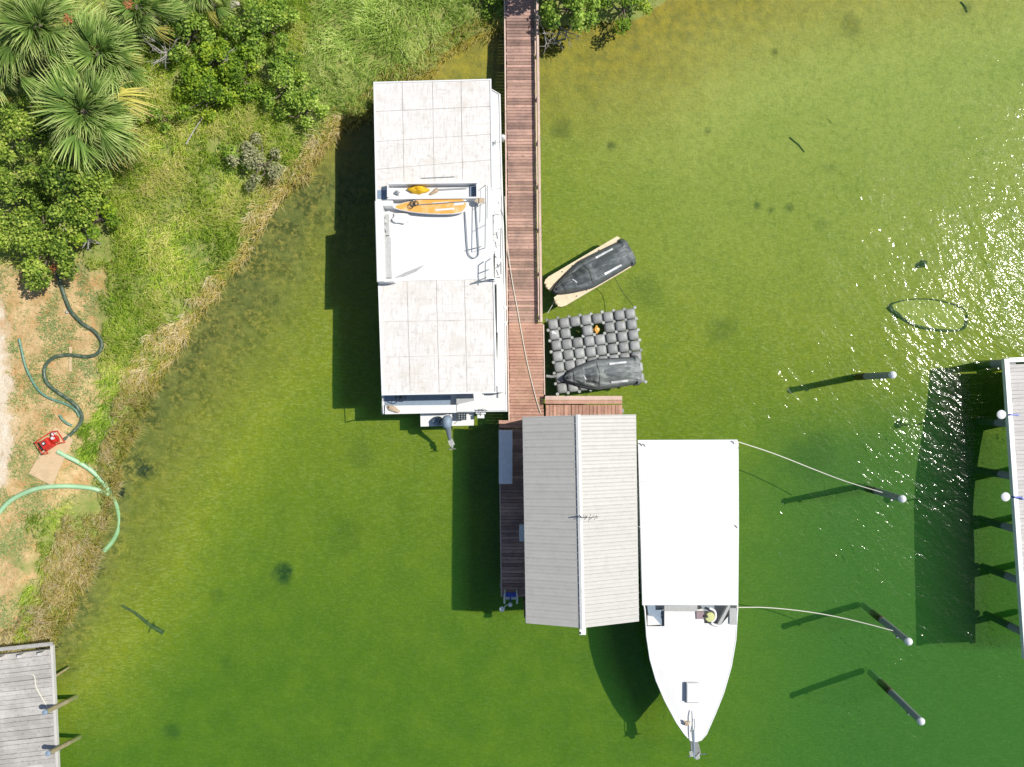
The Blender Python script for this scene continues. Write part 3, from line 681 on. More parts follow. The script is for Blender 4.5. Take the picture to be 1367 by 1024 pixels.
# handrails and frames (thin grey pipes)
def pipe(name, pts, parent, r=.018, mat='grey_pipe', smooth=True, sub=0):
    P_ = [W(*p) for p in pts]
    if sub: P_ = spline(P_, sub)
    m = MB(); m.tube(P_, r, 6); return m.build(name, M[mat], parent, smooth)
pipe('boarding_rail', [(620.5,281,RH+.05),(622,300,RH+.07),(624,330,RH+.07),(626,340,RH+.07),(632,344.5,RH+.07),(638,341,RH+.07),(639,332,RH+.07),(637,300,RH+.07),(635,272,RH+.05)], hb, .02, sub=4)
pipe('boarding_rail', [(622,334,RH+.1),(643,329,RH+.1)], hb, .014)
pipe('deck_rail', [(648.5,247,RH+.02),(648.5,250,RH+.75),(647.5,328,RH+.75),(647.5,331,RH+.02)], hb, .016)
pipe('deck_rail', [(651,248,RH+.4),(650,292,RH+.4)], hb, .012)
for y in (270, 300): pipe('rail_post', [(648.3,y,RH),(648.3,y,RH+.75)], hb, .012)
for pts in ([(648,350,RH+.4),(647.5,377,RH+.4)], [(648,361,RH+.42),(665,357,1.6),(667,353,1.6)], [(630,378.5,RH+.12),(668,370,RH+.3)], [(630,378.5,RH+.12),(650,370,RH+.5),(668,373,RH+.3)], [(648,350,RH+.4),(655,345,RH+.4)]):
    pipe('folded_frame', pts, hb, .02)
# side stairs beside the sun deck
for k in range(9):
    y = 264+k*12.4; zz = 2.5-k*.145
    a = W(652, y, zz); b = W(668, y-2.5, zz)
    m = MB(); m.box(((a.x+b.x)/2+.03, a.y-.03, zz-.02), (.42,.26,.04)); m.build('stair_tread', M['white_gel'], hb)
pipe('stair_rail', [(669.5,262,2.3),(669.5,280,2.3)], hb, .014); pipe('stair_rail', [(668.8,304,2.2),(668,345,1.9)], hb, .018); pipe('stair_rail', [(668.6,350,1.7),(668.8,366,1.5)], hb, .022)
for y in (263, 287, 311, 329): pipe('stair_bracket', [(651,y+1,2.5),(668,y-1.5,2.2)], hb, .010)
for (x,y) in ((656,272),(661,284),(655,313),(660,322),(655,334),(661,342),(656,351)):
    pipe('stair_brace', [(x-3,y-3,2.1),(x+3,y+3,1.9)], hb, .012)
# lower side details
for y in (190, 222, 252): pipe('deck_seam', [(656,y+.5,DK+.012),(669.5,y-.8,DK+.012)], hb, .007)
for (x, y) in ((670,184),(672.5,411),(673,432)):
    a = W(x+1.5, y, .8); a.z = .75; nm = 'near the bow' if y < 200 else ('amidships' if y < 420 else 'nearest the stern')
    m = MB(); m.lathe((a.x,a.y,.45), [(.02,-.02),(.09,.05),(.1,.3),(.09,.55),(.03,.62)], 12); f = m.build('fender', M['white_rail'], smooth=True)
    note(f, 'white fender squeezed between houseboat and pier ' + nm, 'fender', 'fenders of the houseboat')
# stern cockpit
m = MB(); m.prism(quadz([(513,528),(602,528),(601,541),(514,541)], DK+.05), DK+.002, DK+.03); m.build('cockpit_floor', M['blue_grey'], hb, fix=True)  # blue-grey floor colour stands in for the shade south of the roof
m = MB(); m.prism(quadz([(514,541.5),(609,540.5),(609,551),(514,553)], DK+.25), DK+.002, DK+.25); m.build('stern_bench', M['white_gel'], hb, fix=True)
m = MB(); m.prism(quadz([(609,527),(631.5,525.5),(633,535),(609.5,540)], DK+.4), DK+.002, DK+.4); m.build('engine_hatch', M['grey_vinyl'], hb, fix=True)
m = MB(); m.prism(quadz([(633.5,526.5),(675,526.5),(675.5,548),(610,549.5),(610,541)], DK+.12), DK+.002, DK+.12); m.build('stern_platform', M['white_gel'], hb, fix=True)
pipe('side_rail', [(510.5,527,DK+.9),(512,552,DK+.9)], hb, .022, 'white_rail'); pipe('rail_post', [(512,552,DK+.9),(511.5,552,DK)], hb, .022, 'white_rail')
c = W(534.5, 530.5, DK+.65); ax = Vector((.15,-.45,.88)).normalized(); qq = ax.to_track_quat('Z','Y')
m = MB(); m.tube([c+qq@Vector((.2*math.cos(a), .2*math.sin(a), 0)) for a in [2*math.pi*k/24 for k in range(25)]], .018, 6, cap=False); wh = m.build('steering_wheel', M['black'], hb, True)
for k in range(5):
    a = 2*math.pi*k/5+.3; m = MB(); m.tube([c, c+qq@Vector((.2*math.cos(a), .2*math.sin(a), 0))], .014, 5); m.build('spoke', M['black'], wh)
m = MB(); m.tube([c, c-ax*.5], .04, 8); m.build('steering_column', M['black'], hb)
# swim platform
m = MB(); m.prism(quadz([(561,549),(633,549),(632.5,568),(561.5,569.5)], .4), .28, .4); m.build('swim_platform', M['white_gel'], hb, fix=True)
for x in (575, 618): pipe('platform_bracket', [(x,548,.3),(x,566,.27)], hb, .03)
# gear on the houseboat
def blob(name, c, rx, ry, rz_, mat, lump=.25, n=14, mm=8, parent=None, rot=0, seed=0):
    m = MB(); rings = []
    for j in range(mm):
        ph = (j/(mm-1))*math.pi/2; ring = []
        for k in range(n):
            a = 2*math.pi*k/n; r_ = 1+lump*mnoise.noise(Vector((math.cos(a)*1.4+seed, math.sin(a)*1.4, j*.3+seed)))*2
            x = rx*r_*math.cos(ph)*math.cos(a); y = ry*r_*math.cos(ph)*math.sin(a); z = rz_*math.sin(ph)*(1+lump*mnoise.noise(Vector((a,j*.7,seed+5))))
            ring.append(Vector((c[0]+x*math.cos(rot)-y*math.sin(rot), c[1]+x*math.sin(rot)+y*math.cos(rot), c[2]+z)))
        rings.append(ring)
    m.loft(rings); return m.build(name, mat, parent, True)
# paddle board
A, B = W(523.5, 276.5, RH+.3), W(626, 273.5, RH+.3); d = (B-A); L = d.length; dn = d.normalized(); sn = Vector((-dn.y, dn.x, 0))
pb = thing('paddle_board', (A+B)/2+Vector((0,0,-.1)), 'orange paddle board with a white stripe lying across the houseboat sun deck', 'paddle board')
def board_outline(s, z, inset=0):
    pts = []
    for k in range(41):
        t = k/40; w = .345*(math.sin(math.pi*min(1,t/.75)*.5)**.62 if t < .75 else 1-(max(0,(t-.75)/.25))**2.6*.52)
        if t > .93: w *= math.sqrt(max(.02, 1-((t-.93)/.07)**2))
        pts.append((A+dn*(L*t)+sn*(w*s+ (0)) , z))
    return pts
up = [p+Vector((0,0,0)) for p, _ in board_outline(1,0)]; lo_ = [p for p, _ in board_outline(-1,0)][::-1]; ring = up+lo_
cen = (A+B)/2
def rr(sc_, z): return [Vector((cen.x+(p.x-cen.x)*sc_, cen.y+(p.y-cen.y)*sc_, z)) for p in ring]
m = MB(); m.loft([rr(.95,RH+.20), rr(1,RH+.24), rr(1,RH+.29), rr(.965,RH+.315)]); m.build('board', M['white_gel'], pb, False, fix=True)
m = MB(); m.loft([rr(.93,RH+.3155), rr(.925,RH+.322)]); m.build('deck_pad', M['orange'], pb, False, fix=True)
for (u0, u1, v0, v1) in ((.56,.80,-.2,-.10), (.52,.72,.08,.15), (.80,.93,-.02,.13)):
    m = MB(); m.prism([((A+dn*L*u+sn*v).x, (A+dn*L*u+sn*v).y) for u, v in ((u0,v0),(u1,v0+.03),(u1+.02,v1),(u0+.01,v1-.03))], RH+.322, RH+.326); m.build('stripe', M['white_gel'], pb, fix=True)
m = MB(); m.box(A+dn*(L*.1)+Vector((0,0,-.18)), (.3,.02,.18), math.atan2(dn.y,dn.x)); m.build('fin', M['black'], pb)
p0, p1 = W(549,274,RH+.36), W(634,268,RH+.36)
pd = thing('paddle', (p0+p1)/2, 'thin grey paddle shaft resting along the orange board', 'paddle')
m = MB(); m.tube([p0, p1], .016, 6); m.build('shaft', M['grey_pipe'], pd)
m = MB(); m.prism([((p1+dn*u+sn*v).x, (p1+dn*u+sn*v).y) for u, v in ((0,-.03),(.12,-.11),(.36,-.09),(.38,.09),(.12,.11),(0,.03))], RH+.345, RH+.365); m.build('blade', M['tan_cloth'], pd, fix=True)
c = W(551, 272.5, RH+.36)
m = MB()
for k, (dx, dy, r_) in enumerate(((0,0,.1),(.13,.03,.09),(-.06,-.07,.1),(.03,.08,.08))):
    m.tube([c+Vector((dx+r_*math.cos(a), dy+r_*math.sin(a), .02*k)) for a in [2*math.pi*i/16 for i in range(17)]], .013, 5, cap=False)
o = m.build('coiled_leash', M['black'], smooth=True); note(o, 'small black coiled leash on the orange paddle board', 'leash')
c = W(557.5, 253.5, RH+.06); o = blob('life_jacket', c, .39, .16, .2, M['yellow'], .35, 18, 7, seed=2); note(o, 'crumpled yellow life jacket in the white tray of the houseboat', 'life jacket')
c = W(580, 256, RH+.06); o = blob('folded_towel', c, .22, .07, .1, M['tan_cloth'], .3, seed=4, rot=.6); note(o, 'tan cloth lying beside the yellow life jacket', 'towel')
c = W(530, 258, RH+.06); o = blob('small_anchor_bag', c, .11, .09, .12, M['dark_grey'], .4, seed=6); note(o, 'small dark grey bag at the west end of the white tray', 'bag')
p0, p1 = W(585,253,RH+.15), W(624,251,RH+.15); m = MB(); m.tube([p0,p1], .014, 5); o = m.build('boat_hook', M['steel']); note(o, 'thin metal boat hook lying in the white tray', 'boat hook')
c = W(536, 291, RH+.11); o = blob('seat_cover', c, .34, .2, .05, M['white_rail'], .3, seed=8, rot=.1); note(o, 'rumpled pale cover on the helm console just south of the paddle board', 'cover')
c = W(514.5, 299, RH+.2); o = blob('rope_bag', c, .12, .3, .14, M['grey_vinyl'], .4, seed=11); note(o, 'grey bundle on the narrow bench along the west coaming', 'bundle')
p = [W(x,y,RH+.03) for x, y in ((526,371),(540,364),(556,358),(566,354),(556,362),(540,369))]
m = MB(); m.prism([(v.x,v.y) for v in p], RH+.0, RH+.04); o = m.build('fabric_strip', M['grey_vinyl'], fix=True); note(o, 'long pale grey strip of cloth at the south-west corner of the sun deck', 'cloth')
p0, p1 = W(562,238,RH+.03), W(607,236,RH+.03); m = MB(); m.tube([p0,p1], .016, 5); o = m.build('fishing_rod', M['grey_pipe']); note(o, 'thin rod lying on the north roof just above the white tray', 'rod')
c = W(524, 545.5, DK+.26); o = blob('folded_towel', c, .3, .12, .1, M['tan_cloth'], .35, seed=14, rot=-.5); note(o, 'folded tan cloth on the stern bench near the steering wheel', 'towel')
# outboard motor (cowling, midsection leaning out over the water, pale lower unit)
om = thing('outboard_motor', W(597,566,.4), 'grey outboard motor hanging off the stern of the houseboat', 'outboard motor')
c = W(597, 563, 1.1)
rings = []
for z_, rx, ry, oy in ((-.3,.14,.2,0),(-.1,.2,.27,0),(.12,.2,.28,-.01),(.24,.15,.22,-.02),(.3,.05,.1,-.03)):
    rings.append([Vector((c.x+rx*math.copysign(abs(math.cos(a))**.75,math.cos(a)), c.y+oy+ry*math.copysign(abs(math.sin(a))**.75,math.sin(a)), c.z+z_)) for a in [2*math.pi*k/18 for k in range(18)]])
m = MB(); m.loft(rings); m.build('cowling', M['blue_grey'], om, True)
rings = []
for t_, r_ in ((0,.15),(.4,.11),(1,.08)):
    p = lerp(Vector((c.x,c.y-.2,c.z-.2)), W(600.5,586,.15), t_); rings.append([p+Vector((r_*math.cos(a), r_*math.sin(a)*.8, 0)) for a in [2*math.pi*k/12 for k in range(12)]])
m = MB(); m.loft(rings); m.build('midsection', M['dark_grey'], om, True)
m = MB(); m.tube(spline([(c.x-.35,c.y-.05,c.z-.1),(c.x-.2,c.y+.12,c.z+.05),(c.x,c.y+.1,c.z+.1)]), .03, 8); m.build('tiller', M['black'], om, True)
e = W(602.5, 591, .12); m = MB(); m.box(e, (.22,.26,.05), .4); m.build('cavitation_plate', M['pin'], om)
m = MB(); m.lathe(e+Vector((0,-.1,-.12)), [(.03,-.15),(.07,-.05),(.07,.1),(.03,.16)], 10, Vector((0.2,-1,0))); pr = m.build('gearcase', M['pin'], om, True)
for k in range(3):
    a = 2*math.pi*k/3; m = MB(); m.box(e+Vector((.12*math.cos(a), -.27, -.12+.12*math.sin(a))), (.13,.02,.13), M=Matrix.Rotation(a,3,'Y')); m.build('propeller_blade', M['pin'], pr)
o = blob('engine_cover', W(584.5,562,.42), .24, .2, .35, M['blue_grey'], .2, seed=21); note(o, 'blue-grey canvas hood on the swim platform west of the outboard', 'cover')
# gear heap on platform: small grill frame
g_ = thing('crab_trap', W(617,556,.4), 'small dark wire trap with tangled line on the swim platform', 'trap')
for i in range(4):
    for ax_ in (0, 1):
        p = W(617,556,.75); u = -.16+i*.107
        m = MB(); m.tube([(p.x+u,p.y-.14,.78),(p.x+u,p.y+.14,.78)] if ax_ else [(p.x-.18,p.y+u*.85,.76),(p.x+.18,p.y+u*.85,.76)], .012, 4); m.build('wire', M['black'], g_)
m = MB(); p = W(617,556,.6); m.box((p.x,p.y,.58), (.34,.26,.32)); m.build('basket', M['grey_pipe'], g_)
m = MB(); m.tube(spline([W(x,y,.95) for x, y in ((606,566),(611,561),(609,556),(613,549),(612,545))]), .012, 5); o = m.build('tangled_line', M['darkrope'], smooth=True); note(o, 'dark line trailing from the wire trap over the platform', 'line')
for k, (x, y) in enumerate(((638,550),(645,550.5),(641.5,556))):
    a = W(x, y, .85); m = MB(); m.chbox((a.x,a.y,.72), (.2 if k<2 else .3,.16,.2), .02); o = m.build('fender_block', M['white_rail']); note(o, ('pale square fender block at the stern corner, ' + ('westmost of three','between the other two','lowest of three')[k]), 'fender block', 'fender blocks at the stern')
    m = MB(); m.tube([(a.x,a.y+.02,.82),(a.x+.02,a.y+.3,DK+.02)], .012, 4); r_ = m.build('lanyard', M['darkrope'], o)
for k in range(2):
    p0 = W(636+k*4,549,DK+.12); m = MB(); m.tube(spline([p0, p0+Vector((.15,.1,.3)), p0+Vector((.34,.02,.05))]), .013, 5)
    o = m.build('grab_handle', M['grey_pipe'], hb, True)
# registration-like scribbles low on the side deck are unreadable in the photo: plain cleat instead
for (x, y) in ((664.5,528),(661,190)):
    a = W(x,y,DK+.14); m = MB(); m.box((a.x,a.y,a.z-.0), (.05,.2,.04)); m.box((a.x,a.y,a.z-.06), (.05,.06,.1)); m.build('cleat', M['grey_pipe'], hb)
# mooring line across the pier
m = MB(); pts = [W(674,262,1.4), W(677,320,.95), W(683,370,.80), W(692,420,.79), W(703,480,.79), W(715,530,.79), W(722,552,.79)]
m.tube(spline(pts, 8), .017, 6); o = m.build('mooring_line', M['rope'], smooth=True); note(o, 'long white line running slantwise down the planks of the pier', 'rope')
# ------------------------------------------------------------------ covered jet skis, their docks
def jetski(bow, stern, zb, label, mat, smat, beam_=.6):
    A, B = W(*bow, zb+.35), W(*stern, zb+.35); d = B-A; d.z = 0; L = d.length; rz = math.atan2(d.y, d.x)
    t = thing('covered_jet_ski', (A.x, A.y, zb), label, 'jet ski', 'jet skis under canvas covers', rotz=rz, local=True)
    S = 64; NU = 34
    def hw(s):      # half width along the craft
        return beam_*(min(1, (s/.42))**.55*(.93+.07*math.sin(s*4)) if s < .94 else (1-.16*((s-.94)/.06)**2))*(.1/.1) if s > .004 else .03
    def ridge(s):
        k = [(0,.28),(.08,.40),(.22,.62),(.34,.88),(.40,.98),(.45,.86),(.52,.60),(.62,.70),(.74,.76),(.84,.66),(.90,.42),(1,.34)]
        for (a, ha), (b, hb_) in zip(k, k[1:]):
            if a <= s <= b: q = (s-a)/(b-a); q = q*q*(3-2*q); return ha+(hb_-ha)*q
        return .34
    rings = []
    for i in range(S+1):
        s = i/S; w = hw(s); r_ = ridge(s); ring = []
        for k in range(NU+1):
            u = -1+2*k/NU
            body = .30+.04*s; prof = max(0, 1-abs(u)**1.25/ (.52 if .25 < s < .93 else .8))
            z = body*(1-abs(u)**8)+ max(0, r_-body)*prof**.8 + .0
            wr = mnoise.noise(Vector((s*7+bow[0], u*2.2, 0)))*.06 + mnoise.noise(Vector((s*3, u*5+s*9, 3+bow[1])))*.05 + .035*(1-abs(mnoise.noise(Vector((s*9+u*4, u*6-s*5, bow[1])))*2))
            if .36 < s < .52: wr += .03*math.sin(u*9+s*30)
            z += wr*(1-abs(u)**6)
            ring.append(Vector((s*L, u*w, z+.12 if abs(u) < .99 else .16)))
        rings.append(ring)
    m = MB(); m.loft(rings, closed=False); m.add([(p.x,p.y,.05) for p in rings[-1]] + list(rings[-1]), [(k,k+1,NU+2+k,NU+1+k) for k in range(NU)])
    m.build('canvas_cover', mat, t, True, origin=Vector((0,0,0)), fix=True)
    out = []
    for i in range(S+1): s = i/S; out.append((s*L-(.05 if i == 0 else 0), hw(s)+.05))
    ring = [Vector((x, y, 0)) for x, y in out]+[Vector((x, -y, 0)) for x, y in out[::-1]]
    def rg(k, z): return [Vector((L*.55+(p.x-L*.55)*k, p.y*k, z)) for p in ring]
    m = MB(); m.loft([rg(.8,-.12), rg(.97,.05), rg(1.0,.14), rg(.98,.17)]); m.build('hull', M['black'], t, origin=Vector((0,0,0)), fix=True)
    def surf(s, u):
        i = min(S-1, int(s*S)); f = s*S-i; k = min(NU-1, int((u+1)/2*NU)); g_ = (u+1)/2*NU-k
        return lerp(lerp(rings[i][k], rings[i][k+1], g_), lerp(rings[i+1][k], rings[i+1][k+1], g_), f)
    for (s0, u0, s1, u1, n_) in ((.60,-.66,.82,-.70,12), (.60,.66,.82,.70,12), (.27,-.38,.24,.1,8)):
        vs = []; fs = []
        ax_ = Vector((s1-s0, (u1-u0)*.2)).normalized()
        for j in range(n_+1):
            q = j/n_; 
            for e in (-1, 1):
                if abs(s1-s0) > .1: p = surf(s0+(s1-s0)*q, u0+(u1-u0)*q+e*.075)
                else: p = surf(s0+(s1-s0)*q+e*.008, u0+(u1-u0)*q)
                vs.append(p+Vector((0,0,.03)))
            if j: fs.append((2*j-2, 2*j-1, 2*j+1, 2*j))
        mm = MB(); mm.add(vs, fs); mm.build('white_strip', M['white_strip'], t, origin=Vector((0,0,0)), fix=True)
    # strap seams
    for s_ in (.44, .12):
        mm = MB(); mm.tube([surf(s_, -.9+1.8*k/14)+Vector((0,0,.008)) for k in range(15)], .011, 4); mm.build('seam', M['black'], t, origin=Vector((0,0,0)))
    mm = MB(); q_ = [(.86,-.22),(.93,-.26),(.95,-.2),(.95,.2),(.93,.26),(.86,.22)]
    mm.tube([surf(s, u)+Vector((0,0,.012)) for s, u in q_], .012, 4); mm.build('vent_flap', M['grey_vinyl'], t, origin=Vector((0,0,0)))
    mm = MB(); p = surf(.06, 0); mm.box(p+Vector((0,0,.02)), (.12,.1,.06)); mm.build('tow_hook', M['black'], t, origin=Vector((0,0,0)))
    return t
# drive-on float
A = W(735.5, 393.5, .25); Bc = W(836.5, 334, .25); d = Bc-A; rz = math.atan2(d.y, d.x); L = d.length
fd = thing('drive_on_float', (A.x, A.y, 0), 'sand-coloured drive-on float under the slanted jet ski beside the pier', 'float', rotz=rz, local=True)
sc_ = 1.0
for s in (-1, 1):
    ol = [(0.05,.15),(.0,.3),(.06,.44),(.0,.52),(.12,.62),(.3,.66),(L-.05,.66),(L+.02,.56),(L-.1,.44),(L*.5,.36),(.8,.16),(.4,.12)]
    m = MB(); m.prism([(x, s*y*1.08) for x, y in ol], -.05, .27); m.build('pontoon', M['tan_plastic'], fd, origin=Vector((0,0,0)), fix=True)
    for x in (.02, .03):
        pass
    m = MB(); m.lathe((.06, s*.4, .2), [(.1,0),(.11,.06),(.07,.12),(.02,.13)], 10); m.build('bow_roller', M['tan_plastic'], fd, True, origin=Vector((0,0,0)))
    for x in (.9, 1.4, 2.0, 2.7):
        m = MB(); m.box((x, s*.60, .272), (.05,.04,.03)); m.build('bolt', M['black'], fd, origin=Vector((0,0,0)))
m = MB(); m.box((L*.55, 0, .02), (L*.8,.7,.2)); m.build('cradle', M['tan_plastic'], fd, origin=Vector((0,0,0)))
jetski((739,389), (842,333.5), .18, 'jet ski under a dark grey cover on the sand-coloured float', M['cover_grey'], None)
# modular cube float
O = W(730, 426.5, .35); U = (W(848, 410.5, .35)-O)/8; V = (W(744, 526.5, .35)-O)/7
cf = thing('cube_float', (O+U*4+V*3.5)*1.0-Vector((0,0,.35)), 'square raft of grey plastic cubes tied to the pier', 'floating dock')
rz = math.atan2(U.y, U.x); s0 = U.length
def cube_mesh():
    m = MB(); a = s0/2-.018
    def rg(a, z, r_=.09):
        pts = []
        for q, (sx, sy) in enumerate(((1,1),(-1,1),(-1,-1),(1,-1))):
            for j in range(3):
                an = math.pi/2*q+math.pi/4*j; pts.append(Vector((sx*(a-r_)+r_*math.cos(an), sy*(a-r_)+r_*math.sin(an), z)))
        return pts
    m.loft([rg(a*.9,-.3), rg(a,-.2), rg(a,.25), rg(a*.95,.32,.085), rg(a*.78,.365,.07), rg(a*.4,.385,.04)]); return m
first = None; holes = {(2,1), (4,1)}
for j in range(7):
    for i in range(8):
        if (i, j) in holes: continue
        c = O+U*(i+.5)+V*(j+.5); c.z = 0
        if first is None:
            b = MB(); mm = cube_mesh(); o = mm.build('float_cube', M['cube'], cf, True, origin=Vector((0,0,0)), fix=True); first = o.data
        else:
            o = bpy.data.objects.new('float_cube', first); COL.objects.link(o); o.parent = cf
        o.location = c-WO[cf.name]+Vector((0,0,random.uniform(-.015,.02))); o.rotation_euler = (random.gauss(0,.02), random.gauss(0,.02), rz+random.gauss(0,.012))
pinme = None
for j in range(8):
    for i in range(9):
        c = O+U*i+V*j; c.z = .24
        if 5 <= j <= 6 and i > 2: continue
        if pinme is None:
            m = MB(); m.lathe((0,0,0), [(.075,-.02),(.075,.03),(.05,.055),(.02,.05)], 8); o = m.build('coupling_pin', M['pin'], cf, True, origin=Vector((0,0,0))); pinme = o.data
        else: o = bpy.data.objects.new('coupling_pin', pinme); COL.objects.link(o); o.parent = cf
        o.location = c-WO[cf.name]+Vector((random.gauss(0,.01),random.gauss(0,.01),random.uniform(-.02,.05)))
jetski((753.5,504.5), (855,494), .33, 'jet ski under a lighter grey cover on the raft of plastic cubes', M['cover_light'], None, .60)
m = MB(); m.tube([W(729,502,.45), W(737,503,.42), W(744,502,.5)], .06, 8); o = m.build('mooring_bar', M['cube'], smooth=True); note(o, 'short grey bar joining the cube raft to the pier', 'mooring bar')
c = O+U*4.35+V*1.5; o = blob('orange_rag', (c.x,c.y,-.02), .12,.16,.12, M['orange'], .5, seed=31); note(o, 'orange scrap seen in the gap between two raft cubes', 'rag')
c = O+U*.5+V*1.35; o = blob('bird_dropping_pile', (c.x,c.y,.36), .12,.07,.03, M['white_strip'], .6, seed=33); note(o, 'white smear on the west cube of the second raft row', 'smear')
m = MB(); m.tube(spline([W(820,370,.3), W(825,379,.02), W(832,391,.02), W(845,408,.4)]), .014, 5); o = m.build('dock_line', M['darkrope'], smooth=True); note(o, 'thin dark line hanging from the sand-coloured float to the cube raft corner', 'rope')
m = MB(); m.tube(spline([W(741,399,.3), W(737,408,.1), W(731,418,.7)]), .012, 5); o = m.build('dock_line', M['rope'], smooth=True); note(o, 'short pale line from the slanted float back to the pier', 'rope')
# ------------------------------------------------------------------ cabin boat
cb = thing('cabin_boat', W(922,790,0), 'white motor boat with a canvas-covered stern and pointed bow beside the boathouse', 'motor boat')
OUT = [(852,590),(853,700),(857,790),(861,815),(863.5,850),(868,880),(876,908),(888,936),(903,964),(914,980),(922,988.5),(929,990),(936,988),(943,980),(954,955),(966,925),(976,890),(982,855),(984.5,815),(985.5,700),(985,590)]
BZ = 1.5
ring = [W(x,y,BZ) for x, y in OUT]
def rg(kx, ky, z): 
    cx, cyy = W(920,700,BZ).x, W(920,640,BZ).y
    return [Vector((cx+(p.x-cx)*kx, cyy+(p.y-cyy)*ky, z)) for p in ring]
m = MB(); m.loft([rg(.55,.80,-.7), rg(.84,.90,-.1), rg(.90,.935,.3), rg(.965,.975,1.0), rg(1,1,BZ-.02)], caps=False); 
n_ = len(ring); m.add(rg(.55,.80,-.7), [tuple(range(n_))]); m.build('hull', M['white_gel'], cb, True, fix=True)
# foredeck (from the windscreen forward) with slight camber
fo = [(887,816),(940,816),(940,832),(984,834),(982,855),(976,890),(966,925),(954,955),(943,980),(936,988),(929,990),(922,988.5),(914,980),(903,964),(888,936),(876,908),(868,880),(864,850),(863,836),(887,836)]
m = MB(); m.prism([(W(x,y,BZ).x, W(x,y,BZ).y) for x, y in fo], BZ-.05, BZ+.002); m.build('foredeck', M['white_gel'], cb, fix=True)
inner = [Vector((W(923,840,BZ).x+(p.x-W(923,840,BZ).x)*.93, W(923,840,BZ).y+(p.y-W(923,840,BZ).y)*.93, 0)) for p in [W(x,y,BZ) for x, y in fo[3:17]]]
r0 = [Vector((p.x,p.y,BZ+.003)) for p in inner]; cc = sum(r0, Vector())/len(r0)
m = MB(); m.loft([r0, [cc+(p-cc)*.9+Vector((0,0,.012)) for p in r0], [cc+(p-cc)*.6+Vector((0,0,.03)) for p in r0], [cc+(p-cc)*.2+Vector((0,0,.04)) for p in r0]]); m.build('cabin_top', M['white_gel'], cb, True, fix=True)
m = MB(); m.tube([p+Vector((0,0,-.02)) for p in ring], .035, 8); m.build('gunwale', M['white_rail'], cb, True)
m = MB(); m.prism([(W(x,y,.75).x, W(x,y,.75).y) for x, y in ((858,600),(980,600),(981,836),(863,836))], .7, .75); m.build('cockpit_floor', M['white_gel'], cb, fix=True)
# cockpit opening: dash, seat, braces
def ob(name, pts, z0, z1, mat, parent=cb): mm = MB(); mm.prism([(W(x,y,z1).x, W(x,y,z1).y) for x, y in pts], z0, z1); return mm.build(name, mat, parent, fix=True)
ob('windscreen', [(887,808.5),(931,808),(931,815.5),(887,816)], BZ-.05, BZ+.28, M['grey_vinyl'])
ob('step_well', [(864,806),(873,806),(885,830),(884,836),(866,824)], BZ-.3, BZ-.12, M['blue_grey'])
ob('side_deck', [(864.5,822),(872,823),(882,834),(864.5,835)], BZ-.1, BZ+.015, M['white_gel'])
ob('seat_base', [(873.5,808),(886,808),(886,832),(880,828),(874,816)], BZ-.45, BZ-.3, M['white_gel'])
st = ob('helm_seat', [(874,814),(885,813.5),(885.5,826),(878,824)], BZ-.298, BZ-.16, M['blue_grey'])
for (x, y) in ((876,816),(882,816),(879,820),(883,822)):
    c = W(x,y,BZ-.13); m = MB(); m.lathe((c.x,c.y,BZ-.158), [(.02,0),(.02,.01)], 6); m.build('button', M['white_rail'], st)
ob('sliding_hatch', [(929.5,816.5),(940,816.3),(940,826.3),(930,826.5)], BZ+.004, BZ+.06, pm('mauve_hatch', (.30,.22,.24), (.24,.18,.2), 8, .5))
ob('opening_shade', [(935,808.3),(953.5,808.3),(953.5,816),(940,815.6)], BZ-.3, BZ-.1, M['dark_grey'])  # solid slab, its dark colour stands in for the shade of an opening
c = W(947, 823, BZ); m = MB(); m.lathe((c.x,c.y,BZ+.0), [(.2,0),(.21,.08),(.18,.13),(.02,.15)], 20); cu = m.build('round_cushion', M['lime'], cb, True)
m = MB(); m.lathe((c.x-.15,c.y+.05,BZ+.12), [(.06,0),(.06,.06),(.02,.07)], 10); m.build('black_knob', M['black'], cb, True)
m = MB(); m.tube(spline([W(x,y,BZ+.08) for x, y in ((947,812),(954,816),(955,825),(950,832),(960,836))]), .05, 6); m.build('bolster', M['white_canvas'], cb, True)
for pts, mt in (([(958,833),(973,806.5),(975,810),(962,835)], 'grey_vinyl'), ([(974,812),(983,812),(984,834),(974,833)], 'grey_vinyl')):
    ob('canvas_flap', pts, BZ-.1, BZ+.1, M[mt])
ob('white_panel', [(962,835),(973,822),(973.5,834)], BZ+.004, BZ+.03, M['white_gel'])
# stern canvas
C4 = [(851.5,587.5),(984.5,587),(985,808),(857.5,808)]; CZ = 2.55
C = [W(x,y,CZ) for x, y in C4]; NXc, NYc = 20, 32; vs = []; fs = []
for j in range(NYc+1):
    for i in range(NXc+1):
        u, v = i/NXc, j/NYc; p = lerp(lerp(C[0],C[1],u), lerp(C[3],C[2],u), v)
        edge = min(u,1-u)*4; p.z += .10*min(1, edge)**.7*(math.sin(math.pi*v)**.3) + .012*abs(math.sin(v*math.pi*4)) + .012*mnoise.noise(Vector((u*5,v*8,0)))
        vs.append(p)
for j in range(NYc):
    for i in range(NXc): a = j*(NXc+1)+i; fs.append((a, a+NXc+1, a+NXc+2, a+1))
idx = [i for i in range(NXc+1)]+[j*(NXc+1)+NXc for j in range(1,NYc+1)]+[NYc*(NXc+1)+i for i in range(NXc-1,-1,-1)]+[j*(NXc+1) for j in range(NYc-1,0,-1)]
b0 = len(vs)
for k in idx: vs.append(vs[k]+Vector((0,0,-.14)))
for k in range(len(idx)): fs.append((idx[k], idx[(k+1)%len(idx)], b0+(k+1)%len(idx), b0+k))
m = MB(); m.add(vs, fs); ctop = m.build('canvas_top', M['white_canvas'], cb, True, fix=True)
